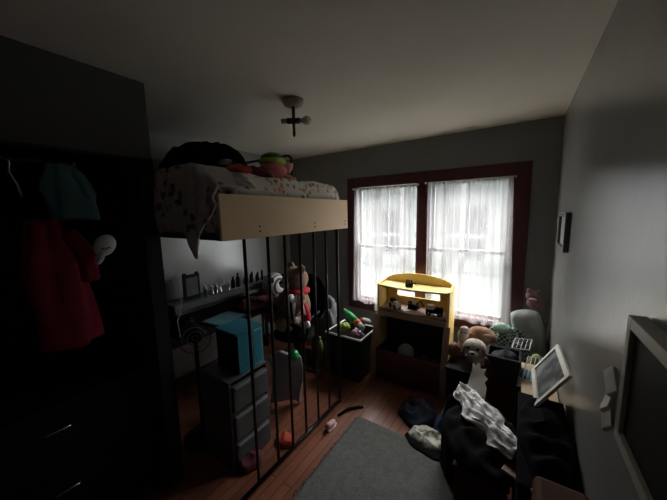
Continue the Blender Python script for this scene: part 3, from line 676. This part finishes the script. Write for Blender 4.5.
def bear(loc, s, m_, label, name='teddy_bear', face=-R(20), muzzle='cream', extra=None):
    t = thing(name, loc, label, 'teddy bear' if 'teddy' in name else 'plush toy'); o = Vector(loc); RM = Matrix.Rotation(face, 3, 'Z')
    P = lambda x, y, z: o + RM @ Vector((x, y, z))*s
    b = MB(); b.ball(P(0, 0, .17), (.13*s, .11*s, .17*s)); b.ball(P(0, -.01, .42), (.125*s, .11*s, .11*s))
    for q in (-1, 1):
        b.ball(P(.095*q, 0, .52), (.045*s, .025*s, .045*s))
        b.tube([P(.10*q, -.02, .28), P(.16*q, -.07, .22), P(.15*q, -.13, .15)], [.05*s, .045*s, .045*s], 10)
        b.tube([P(.07*q, -.03, .06), P(.12*q, -.16, .06), P(.13*q, -.22, .07)], [.065*s, .055*s, .05*s], 10)
        b.ball(P(.15*q, -.14, .14), .045*s); b.ball(P(.13*q, -.23, .08), (.05*s, .04*s, .06*s))
    b.build('body', m_, t, smooth=True, remesh=.011*max(s, .6))
    MB().ball(P(0, -.115, .39), (.055*s, .045*s, .045*s)).build('muzzle', muzzle, t, smooth=True)
    MB().ball(P(0, -.158, .405), (.018*s, .012*s, .013*s), nu=10, nv=8).build('nose', 'eye', t, smooth=True)
    for q in (-1, 1): MB().ball(P(.045*q, -.108, .455), .013*s, nu=10, nv=8).build('eye', 'eye', t, smooth=True)
    return t, P
t, P = bear((-2.02, 2.27, .585), 1.22, 'tan', 'brown teddy bear with a red scarf sitting on the office chair')
MB().lathe(P(0, 0, .285), [(.12, 0), (.145, .01), (.15, .04), (.12, .06)], 20).build('scarf', 'red', t, smooth=True)
dxx, dyy = .04, .13
t = thing('striped_pillow', (-1.90+dxx, 1.92+dyy, .575), 'white bolster pillow with a green stripe leaning on the teddy bear', 'pillow')
MB().tube([(-1.93+dxx, 1.93+dyy, .68), (-1.935+dxx, 1.925+dyy, .73), (-1.945+dxx, 1.92+dyy, .82), (-1.95+dxx, 1.92+dyy, .94), (-1.95+dxx, 1.93+dyy, .985)], [.03, .048, .05, .045, .02], 16).build('body', 'white', t, smooth=True)
MB().tube([(-1.897+dxx, 1.885+dyy, .72), (-1.908+dxx, 1.878+dyy, .82), (-1.914+dxx, 1.882+dyy, .92)], [.012, .014, .012], 8).build('stripe', 'dgreen', t, smooth=True)
t = thing('red_doll', (-1.78+dxx, 2.0+dyy, .575), 'small doll in red with pale limbs beside the teddy bear', 'doll')
MB().ball((-1.80+dxx, 1.97+dyy, .80), (.05, .045, .11), (0, R(-15), 0)).build('dress', 'red', t, smooth=True)
MB().tube([(-1.85+dxx, 1.95+dyy, .98), (-1.82+dxx, 1.93+dyy, .90), (-1.775+dxx, 1.92+dyy, .80)], [.018, .02, .018], 10).build('arm', 'pinkl', t, smooth=True)
MB().ball((-1.76+dxx, 1.94+dyy, .70), (.035, .03, .04)).build('foot', 'white', t, smooth=True)
MB().ball((-1.82+dxx, 1.93+dyy, .68), (.035, .03, .05)).build('foot', 'white', t, smooth=True)
MB().ball((-1.86+dxx, 1.99+dyy, .955), (.04, .04, .045)).build('head', 'tan', t, smooth=True)
o = MB().heap((-1.87, 2.03, .572), .12, .085, .14, 91, crease=.3).build('black_backpack', 'blackc', smooth=True); tag(o, 'slumped black bag on the chair seat in front of the teddy bear', 'bag')
o = MB().ball((-1.86, 1.965, .64), (.035, .02, .05), (0, R(20), 0)).build('pale_slipper', 'greyc', smooth=True); tag(o, 'pale grey slipper on the black bag on the office chair', 'slipper')
# grey pillow on the floor behind, dark heap
o = MB().heap((-1.96, 2.72, 0), .22, .17, .80, 31, crease=.22, flat=-.2).build('grey_bag', 'greyd', smooth=True); tag(o, 'tall slumped grey bag against the wall left of the tub', 'bag')
g = [x for x in COL.objects if x.name.startswith('green_ornament')][0]
g.location = (-1.58, 1.71, .52); ORG[g.name] = Vector(g.location)
MB().ball((-1.58, 1.71, .575), (.042, .042, .05)).build('ball', 'green', g, smooth=True)
MB().lathe((-1.58, 1.71, .623), [(.012, 0), (.012, .014)], 10).build('cap', 'chrome', g)

# ---------------------------------------------------------------- rug and small floor things
def rug():
    x0, x1, y0, y1 = -1.10, -.22, .3, 1.985
    b = MB(); n = 44
    def f(u, v): x = x0+(x1-x0)*u; y = y0+(y1-y0)*v; return (x, y, .009 + .003*noise.noise(Vector((x*7, y*7, 1))))
    b.grid(f, n, n)
    return b
t = thing('rug', (-.66, 1.15, 0), 'grey rug lying on the wooden floor', 'rug')
rug().build('pile', 'rug', t, smooth=True, solid=.010)
b = MB(); random.seed(3)
for k in range(90):
    y = .32+k*.0185; a = random.uniform(-.5, .5); L = random.uniform(.02, .035)
    b.tube([(-1.10, y, .006), (-1.10-L*cos(a), y+L*sin(a), .004)], .0025, 5)
fr = b.build('fringe', 'sheet', t); fr['kind'] = 'stuff'
t = thing('child_shoe', (-1.24, 1.76, 0), 'small pale pink shoe lying by the bed floor rail', 'shoe')
b = MB(); b.ball((-1.24, 1.765, .028), (.028, .055, .026)); b.ball((-1.24, 1.725, .036), (.026, .032, .034)); b.build('upper', 'pinkl', t, smooth=True, remesh=.006)
MB().prism([(-.026, -.065), (.026, -.065), (.03, .02), (.02, .055), (-.02, .055), (-.03, .02)], (-1.24, 1.765, .001), (1, 0, 0), (0, 1, 0), (0, 0, .009)).build('sole', 'white', t)
o = MB().tube([(-1.26, 1.90, .008), (-1.22, 2.02, .012), (-1.17, 2.08, .010), (-1.12, 2.12, .008)], [.010, .014, .012, .008], 8).build('dark_ribbon', 'blackc', smooth=True); tag(o, 'dark strap lying on the floor at the far end of the bed', 'strap')
# clothes on the floor
o = MB().heap((-.66, 2.30, 0), .17, .17, .11, 41, crease=.4).build('dark_clothing', 'navyc', smooth=True); tag(o, 'dark navy clothes on the floor behind the patterned shirt', 'clothing')
o = MB().heap((-.40, 2.20, 0), .10, .09, .17, 42, crease=.3).build('denim_clothing', 'denim', smooth=True); tag(o, 'crumpled blue denim between the dark clothes and the black coat', 'clothing')
o = MB().heap((-.515, 2.045, .015), .155, .105, .075, 43, crease=.4, rot=R(-10)).build('patterned_shirt', 'pattern', smooth=True, subsurf=1); tag(o, 'crumpled white patterned shirt at the corner of the rug', 'shirt')
o = MB().heap((-.50, 1.99, .011), .175, .10, .03, 44, crease=.2, rot=R(-10)).build('black_clothing', 'blackc', smooth=True); tag(o, 'black garment lying under the patterned shirt', 'clothing')
# ---------------------------------------------------------------- right cluster
t = thing('red_crate', (-.05, 1.65, 0), 'dark red box on the floor under the black coat', 'box')
MB().bb(-.215, .02, 1.42, 1.90, 0, .46).build('body', 'redbox', t, bevel=.006)
MB().bb(-.225, .03, 1.41, 1.91, .46, .49).build('lid', 'redbox', t, bevel=.005)
o = MB().heap((-.125, 1.69, .49), .185, .33, .10, 51, crease=.35, rot=R(8)).build('black_coat', 'blackc', smooth=True); tag(o, 'black coat heaped on the dark red box under the silver cloth', 'coat')
o = MB().heap((-.31, 1.94, .015), .075, .15, .52, 52, crease=.3, flat=-.3).build('black_jacket', 'blackc', smooth=True); tag(o, 'black jacket spilling down to the floor left of the box', 'jacket')
def sc(u, v):
    p0 = Vector((-.275, 1.96, .565)); p1 = Vector((.055, 1.50, .575)); c = p0.lerp(p1, u)
    side = Vector((.8, .6, 0)); w = .045+.06*sin(pi*min(u*1.1, 1))+.02*sin(u*17); s_ = (v-.5)*2
    q = Vector((u*4.5+v*2.0, v*4.5-u*2.2, 3)); n1 = 1-abs(noise.noise(q))*2.4
    x = c + side*s_*w + Vector((0, 0, .045+.022*n1 - .05*s_*s_ + .018*noise.noise(q*2.1) + .006*noise.noise(q*5)))
    return x + Vector((.012*noise.noise(q*1.5), .012*noise.noise(q*1.7), 0))
o = MB().grid(sc, 60, 34).build('silver_cloth', 'silver', smooth=True, solid=.006, subsurf=1); tag(o, 'crumpled shiny silver grey cloth lying over the black coat', 'cloth')
o = MB().box((.035, 1.475, .545), (.07, .13, .015), (R(-14), R(8), R(-12))).build('tan_board', 'pinkwood', bevel=.004); tag(o, 'dull tan board lying at the near end of the silver cloth', 'board')
# black chest under the plush pile
t = thing('storage_chest', (-.12, 2.72, 0), 'black chest under the pile of plush toys', 'chest')
MB().bb(-.47, .235, 2.44, 3.0, 0, .42).build('body', 'blackp', t, bevel=.008)
MB().bb(-.48, .24, 2.43, 3.005, .421, .45).build('lid', 'blackp', t, bevel=.006)
zt = .451
# standing cream plush
t = thing('cream_plush', (-.39, 2.72, zt), 'tall cream plush bunny at the left of the toy pile', 'plush toy')
b = MB(); b.ball((-.39, 2.72, zt+.07), (.05, .05, .075)); b.ball((-.39, 2.72, zt+.19), (.045, .045, .06)); b.ball((-.375, 2.715, zt+.26), (.04, .035, .03)); b.tube([(-.39, 2.72, zt+.02), (-.39, 2.72, zt+.24)], .035)
b.build('body', 'cream', t, smooth=True, remesh=.009)
for x in (-.01, .022): MB().ball((-.385+x, 2.683, zt+.235), .007, nu=8, nv=6).build('eye', 'eye', t)
o = MB().ball((-.44, 2.62, zt+.075), (.055, .05, .075), nz=.3, seed=8).build('brown_toy', 'brown', smooth=True); tag(o, 'small brown plush at the left edge of the chest', 'plush toy')
# brown plush
t = thing('brown_plush', (-.24, 2.83, zt), 'brown curled plush behind the dog faced plush', 'plush toy')
b = MB(); b.ball((-.24, 2.83, zt+.13), (.13, .08, .10)); b.ball((-.24, 2.80, zt+.205), (.12, .07, .075)); b.ball((-.16, 2.77, zt+.20), (.05, .05, .05)); b.ball((-.30, 2.77, zt+.19), (.05, .05, .05))
b.ball((-.24, 2.83, zt+.06), (.12, .08, .06)); b.build('body', 'brown', t, smooth=True, remesh=.009)
MB().ball((-.19, 2.735, zt+.215), (.04, .02, .03)).build('patch', 'tan', t, smooth=True)
# dog-face plush
t = thing('dog_plush', (-.27, 2.60, zt), 'white plush dog with dark patches in front of the toy pile', 'plush toy')
b = MB(); b.ball((-.27, 2.60, zt+.15), (.095, .08, .085)); b.ball((-.25, 2.62, zt+.06), (.085, .09, .06)); b.ball((-.24, 2.54, zt+.03), (.03, .07, .03)); b.tube([(-.26, 2.61, zt+.05), (-.27, 2.60, zt+.12)], .06)
b.build('body', 'cream', t, smooth=True, remesh=.009)
MB().ball((-.275, 2.525, zt+.13), (.04, .028, .03)).build('muzzle', 'white', t, smooth=True)
MB().ball((-.276, 2.498, zt+.143), (.015, .01, .01), nu=10, nv=8).build('nose', 'eye', t)
for x, m_ in ((-.315, 'eye'), (-.24, 'eye')): MB().ball((x, 2.528, zt+.175), (.013, .008, .014), nu=10, nv=8).build('eye', m_, t)
MB().ball((-.355, 2.585, zt+.13), (.016, .04, .06), (0, R(15), 0)).build('ear', 'mauve', t, smooth=True)
MB().ball((-.19, 2.575, zt+.15), (.016, .04, .06), (0, R(-25), 0)).build('ear', 'mauve', t, smooth=True)
# checked blanket with pale green patch
o = MB().heap((-.045, 2.83, zt), .165, .13, .33, 61, crease=.18, flat=-.15).build('checked_blanket', 'check', smooth=True); tag(o, 'dark green checked blanket heaped against the window', 'blanket')
o = MB().ball((-.085, 2.78, zt+.315), (.065, .05, .035), (R(30), 0, 0), nz=.2, seed=3).build('pale_green_cloth', 'greenp' if 'greenp' in M else 'tealc', smooth=True); tag(o, 'pale green cloth on top of the checked blanket', 'cloth')
pl = mat('pale_green_cloth', (.36, .52, .42), .9, noise_amt=.1, scale=14); o.data.materials[0] = pl
# grey pillow and mauve toy in the corner
def pillow(c, w, h, th, tilt, seed, yaw=0):
    c = Vector(c); MX = Matrix.Rotation(yaw, 3, 'Z') @ Matrix.Rotation(tilt[1], 3, 'Y') @ Matrix.Rotation(tilt[0], 3, 'X')
    b = MB(); n = 26; V = []; F = []
    for sd in (-1, 1):
        for i in range(n+1):
            for j in range(n+1):
                a, d = 2*i/n-1, 2*j/n-1
                e = max(0, (1-a**4))*max(0, (1-d**4)); pin = 1-.10*(a*a)*(1-abs(d))-.0
                y = sd*(th*e**.55*(1+.25*noise.noise(Vector((a*2+seed, d*2, sd)))) + .001)
                rc = 1-.17*a*a*d*d; V.append(c + MX @ Vector((a*w*rc*(1-.03*(1-d*d)), y, d*h*rc*(1-.03*(1-a*a)))))
    q = (n+1)**2
    for o_ in (0, q):
        for i in range(n):
            for j in range(n):
                F.append((o_+i*(n+1)+j, o_+(i+1)*(n+1)+j, o_+(i+1)*(n+1)+j+1, o_+i*(n+1)+j+1))
    rim = [i*(n+1) for i in range(n+1)] + [n*(n+1)+j for j in range(1, n+1)] + [i*(n+1)+n for i in range(n-1, -1, -1)] + [j for j in range(n-1, 0, -1)]
    for k in range(len(rim)): a, d = rim[k], rim[(k+1) % len(rim)]; F.append((a, d, q+d, q+a))
    b._add(V, F); return b
o = pillow((.125, 2.92, .695), .125, .245, .085, (R(8), R(-14)), 3, R(-8)).build('grey_pillow', 'greyc', smooth=True); tag(o, 'large grey pillow standing in the corner by the window', 'pillow')
t = thing('mauve_plush', (.155, 2.98, .93), 'dark mauve plush perched on top of the grey pillow', 'plush toy')
b = MB(); b.ball((.155, 2.99, .965), (.07, .055, .05)); b.ball((.13, 2.99, 1.03), (.055, .05, .05)); b.ball((.10, 2.98, 1.075), (.02, .02, .03)); b.ball((.175, 2.98, 1.07), (.02, .02, .025)); b.ball((.20, 2.99, .99), (.035, .03, .02))
b.build('body', 'mauve', t, smooth=True, remesh=.008)
MB().ball((.13, 2.935, 1.015), (.03, .015, .012)).build('snout', 'pinkl', t, smooth=True)
# dark green bin with dark red lower part
t = thing('tall_bin', (-.05, 2.30, 0), 'tall bin, dark green above and dark red below, before the toy pile', 'bin')
tub(MB(), -.15, .055, 2.20, 2.38, .58, .76, .008, .012).build('upper_tub', 'dgreen', t)
b = MB(); b.bb(-.156, .061, 2.19, 2.20, .74, .762); b.bb(-.156, -.146, 2.20, 2.38, .74, .762); b.bb(.052, .061, 2.20, 2.38, .74, .762); b.bb(-.156, .061, 2.38, 2.39, .74, .762)
b.build('rim', 'dgreen', t, bevel=.003)
MB().bb(-.14, .045, 2.21, 2.37, 0, .579).build('lower_body', 'redbox', t, bevel=.02)
o = MB().heap((-.048, 2.29, .62), .092, .080, .160, 66, crease=.15, flat=-.5).build('dark_cloth', 'dgreen', smooth=True); tag(o, 'dark green cloth filling the top of the tall dark bin', 'cloth')
# jagged white card
z0 = .0
star = [(-.075, -.16), (.055, -.16), (.06, -.06), (.045, -.03), (.062, .0), (.035, .02), (.045, .06), (.01, .05), (0, .09), (-.02, .05), (-.045, .07), (-.045, .02)]
o = MB().prism(star, (-.185, 2.06, .655), (.97, -.2, 0), (.0, .62, .78), (0, .004, 0)).build('jagged_card', 'card'); tag(o, 'pale jagged edged card standing in front of the tall bin', 'card')
o.data.transform(Matrix.Translation((0, 0, 0)))
o = MB().tube([(-.155, 2.16, .755), (-.135, 2.15, .72), (-.15, 2.14, .70), (-.125, 2.13, .66), (-.14, 2.12, .62)], [.012, .022, .012, .022, .010], 8).build('red_garland', 'redbox', smooth=True)
tag(o, 'dark red scalloped ribbon between the pale card and the tall bin', 'ribbon')
# beige small table, wire racks
t = thing('side_table', (.13, 2.12, 0), 'small beige topped table by the right wall', 'table')
MB().bb(.066, .252, 1.875, 2.35 if False else 2.42, .635, .66).build('tabletop', 'beige', t, bevel=.003)
for y in (1.89, 2.39):
    MB().bb(.070, .093, y, y+.02, 0, .635).build('leg', 'beige', t); MB().bb(.225, .248, y, y+.02, 0, .635).build('leg', 'beige', t)
o = MB().heap((.11, 2.235, .66), .06, .07, .03, 71, crease=.3).build('teal_cloth', 'tealc', smooth=True); tag(o, 'pale teal cloth folded on the beige table', 'cloth')
def rack(name, o0, u, v, nx, lx, ly, label):
    t = thing(name, o0, label, 'wire rack', 'white wire racks'); o0, u, v = Vector(o0), Vector(u).normalized(), Vector(v).normalized()
    b = MB(); c = [o0, o0+u*lx, o0+u*lx+v*ly, o0+v*ly, o0]
    for p, q in zip(c, c[1:]): b.tube([p, q], .0032, 6)
    b.build('rim', 'white', t)
    for k in range(1, nx): MB().tube([o0+u*lx*k/nx, o0+u*lx*k/nx+v*ly], .0022, 6).build('wire', 'white', t)
    return t
rack('wire_rack', (.07, 2.14, .668), (1, .1, .12), (.15, .85, .50), 6, .14, .19, 'white wire rack on the beige table by the leaning picture')
rack('wire_rack', (.0, 2.387, .768), (1, .25, .0), (.15, .9, .30), 4, .11, .12, 'smaller white wire rack above the tall bin before the checked blanket')
o = MB().ball((.165, 2.52, .575), (.06, .055, .125), nz=.12, seed=8).build('olive_pillow', 'olive', smooth=True); tag(o, 'olive green cushion standing between the pillow and the wire racks', 'cushion')
# leaning picture
A = Vector((.245, 2.12, .965)); B = Vector((.25, 1.66, 1.0)); Dd = Vector((.125, 2.12, .755)); Cc = Vector((.125, 1.66, .79))
t = thing('leaning_picture', (.15, 1.9, .75), 'cream framed grey picture leaning against the right wall', 'picture')
def quad_frame(A, B, C, D, w, th, m_, nm, parent):
    n = (B-A).cross(D-A).normalized()
    if n.x > 0: n = -n
    u = (B-A).normalized(); v = (D-A).normalized()
    o_ = [A, B, C, D]; i_ = [A+u*w+v*w, B-u*w+v*w, C-u*w-v*w, D+u*w-v*w]
    b = MB()
    for k in range(4):
        j = (k+1) % 4; vs = [o_[k], o_[j], i_[j], i_[k]]
        f = [b.bm.verts.new(p) for p in vs]; g = [b.bm.verts.new(p+n*th) for p in vs]
        b.bm.faces.new(f); b.bm.faces.new(g[::-1])
        for q in range(4): r = (q+1) % 4; b.bm.faces.new((f[q], f[r], g[r], g[q]))
    b.build(nm, m_, parent)
    b = MB(); f = [b.bm.verts.new(p+n*.002) for p in i_]; g = [b.bm.verts.new(p+n*(th*.5)) for p in i_]
    b.bm.faces.new(f); b.bm.faces.new(g[::-1])
    for q in range(4): r = (q+1) % 4; b.bm.faces.new((f[q], f[r], g[r], g[q]))
    b.build('picture', 'photo', parent)
quad_frame(A, B, Cc, Dd, .028, .014, 'framec', 'frame', t)
# black trunk and coat along the right wall
t = thing('footlocker', (.13, 1.5, 0), 'black trunk against the right wall in the foreground', 'trunk')
MB().bb(.05, .25, 1.20, 1.868, 0, .70).build('body', 'blackc', t, bevel=.01)
MB().bb(.045, .255, 1.195, 1.87, .70, .735).build('lid', 'blackc', t, bevel=.008)
o = MB().heap((.145, 1.50, .736), .10, .30, .10, 81, crease=.3).build('black_garment', 'blackc', smooth=True); tag(o, 'black garment heaped on the trunk below the leaning picture', 'clothing')
# near stand with brown box
t = thing('black_stand', (.15, .95, 0), 'narrow black stand in the lower right foreground', 'stand')
MB().bb(.06, .25, .82, 1.12, 0, .60).build('body', 'blackp', t, bevel=.008)
t = thing('brown_box', (.15, .97, .60), 'brown cardboard box standing on the narrow black stand', 'box')
MB().bb(.085, .235, .84, 1.09, .601, .90).build('body', 'cardb', t, bevel=.02)
for k in range(4):
    MB().ball((.083, .90+.05*k, .86), (.004, .006, .006), nu=8, nv=6).build('stud', 'card', t)

# ---------------------------------------------------------------- closet clothes
t = thing('clothes_rod', (-1.98, .2, 2.08), 'thin chrome clothes rod in the dark closet opening', 'rod')
MB().tube([(-1.98, -.3, 2.075), (-1.98, .50, 2.085)], .008).build('rod', 'greyp', t, smooth=True)
MB().lathe((-1.98, .50, 2.085), [(.016, 0), (.018, .01), (.01, .02)], 14, axis=(0, 1, 0)).build('end_cap', 'chrome', t, smooth=True)
MB().tube([(-1.98, .47, 2.075), (-1.96, .47, 2.055), (-1.955, .475, 2.04)], .006, 8).build('hook', 'chrome', t, smooth=True)
t = thing('metal_hanger', (-1.93, .27, 2.0), 'bare chrome hanger at the left edge of the closet opening', 'hanger')
MB().tube([(-1.955, .265, 2.10), (-1.94, .275, 2.06), (-1.95, .27, 2.02), (-1.945, .29, 1.96), (-1.95, .30, 1.90)], .005, 8).build('wire', 'chrome', t, smooth=True)
def garment(c, ry, rx, z1, z0, seed, flare=.3):
    b = MB()
    def f(u, v):
        a = 2*pi*u; k = .55+.45*min(v*3, 1)+flare*v*.4
        fold = 1+.13*sin(5*a+seed+v*2)+.12*noise.noise(Vector((cos(a)*2+seed, sin(a)*2, v*3)))
        return (c[0]+cos(a)*rx*k*fold, c[1]+sin(a)*ry*k*fold+.04*v, z1+(z0-z1)*v+.01*sin(3*a+seed)*(v > .98))
    b.grid(f, 40, 24); bmesh.ops.remove_doubles(b.bm, verts=b.bm.verts, dist=1e-5)
    bmesh.ops.holes_fill(b.bm, edges=[e for e in b.bm.edges if e.is_boundary]); return b
t = thing('teal_hoodie', (-1.93, .46, 1.80), 'grey teal hooded top hanging from the rod above the red jacket', 'hoodie')
garment((-1.93, .445), .085, .06, 2.07, 1.80, 2).build('body', 'tealc', t, smooth=True)
b = MB(); b.ball((-1.915, .515, 1.96), (.05, .04, .10), (R(20), 0, 0), nz=.2); b.build('hood', 'tealc', t, smooth=True)
t = thing('red_jacket', (-1.93, .40, 1.15), 'crimson jacket hanging in the dark closet opening', 'jacket')
garment((-1.935, .355), .105, .075, 1.80, 1.15, 5).build('body', 'crimson', t, smooth=True)
b = MB(); b.tube([(-1.92, .42, 1.72), (-1.90, .485, 1.62), (-1.90, .495, 1.47)], [.05, .045, .04], 12); b.build('sleeve', 'crimson', t, smooth=True)
t = thing('baseball_cap', (-1.83, .55, 1.58), 'white cap with dark lettering hanging beside the red jacket', 'cap')
MB().ball((-1.84, .555, 1.655), (.032, .048, .060), (R(-28), 0, 0)).build('crown', 'white', t, smooth=True)
b = MB(); b.ball((-1.835, .530, 1.60), (.022, .018, .045), (R(-20), 0, 0)); b.build('brim', 'white', t, smooth=True)
b = MB(); b.tube([(-1.811, .530, 1.635), (-1.809, .540, 1.644), (-1.809, .550, 1.634), (-1.809, .560, 1.647), (-1.811, .570, 1.640)], .003, 6); b.build('lettering', 'eye', t)
t = thing('black_dresser', (-2.15, .3, 0), 'low black dresser inside the dark closet', 'dresser')
MB().bb(-2.45, -1.98, -.3, .74, 0, .82).build('body', 'blackp', t, bevel=.005)
MB().bb(-2.46, -1.965, -.31, .745, .82, .84).build('top', 'blackp', t, bevel=.003)
for z in (.1, .45):
    dq = MB().bb(-1.979, -1.966, -.28, .72, z, z+.33).build('drawer', 'blackp', t, bevel=.004)
    MB().tube([(-1.965, .24, z+.25), (-1.95, .25, z+.25), (-1.95, .34, z+.25), (-1.965, .35, z+.25)], .005, 8).build('handle', 'chrome', dq, smooth=True)

# ---------------------------------------------------------------- light and camera
wd = bpy.data.worlds.new('overcast'); S.world = wd; wd.use_nodes = True
nt = wd.node_tree; bg = nt.nodes['Background']; bg.inputs[1].default_value = 3.2
tc = nt.nodes.new('ShaderNodeTexCoord'); sx = nt.nodes.new('ShaderNodeSeparateXYZ'); cr = nt.nodes.new('ShaderNodeValToRGB')
cr.color_ramp.elements[0].position = 0; cr.color_ramp.elements[0].color = (.93, .97, 1, 1)      # overcast sky, zenith raised beyond its natural ratio to light the room
cr.color_ramp.elements[1].position = 1; cr.color_ramp.elements[1].color = (5.0, 5.0, 5.0, 1)
nt.links.new(tc.outputs['Generated'], sx.inputs[0]); nt.links.new(sx.outputs[2], cr.inputs[0]); nt.links.new(cr.outputs[0], bg.inputs[0])
for w in (W1, W2):
    ld = bpy.data.lights.new('window_portal', 'AREA'); ld.shape = 'RECTANGLE'; ld.size = w[1]-w[0]; ld.size_y = ZT-ZB
    ld.cycles.is_portal = True
    lo = bpy.data.objects.new('window_portal', ld); COL.objects.link(lo); lo.location = ((w[0]+w[1])/2, YW+T+.01, (ZB+ZT)/2); lo.rotation_euler = (R(-90), 0, 0)
cam = bpy.data.cameras.new('camera'); co = bpy.data.objects.new('camera', cam); COL.objects.link(co); S.camera = co
FP, PI_, YA, RO = 279.077, R(7.49598), R(-33.78744), R(-1.1736)
cam.sensor_fit = 'HORIZONTAL'; cam.sensor_width = 36; cam.lens = 36*FP/667; cam.clip_start = .02
fwd = Vector((sin(YA)*cos(PI_), cos(YA)*cos(PI_), -sin(PI_))); rt = Vector((cos(YA), -sin(YA), 0)); up = rt.cross(fwd)
r2 = rt*cos(RO)+up*sin(RO); u2 = -rt*sin(RO)+up*cos(RO)
m = Matrix((r2, u2, -fwd)).transposed().to_4x4(); m.translation = (0, 0, 1.8); co.matrix_world = m
S.view_settings.view_transform = 'Standard'; S.view_settings.look = 'None'; S.view_settings.gamma = 1; S.view_settings.use_curve_mapping = False
S.view_settings.exposure = 1.55
S.cycles.use_denoising = True
S.cycles.transparent_max_bounces = 16
S.cycles.sample_clamp_indirect = 6
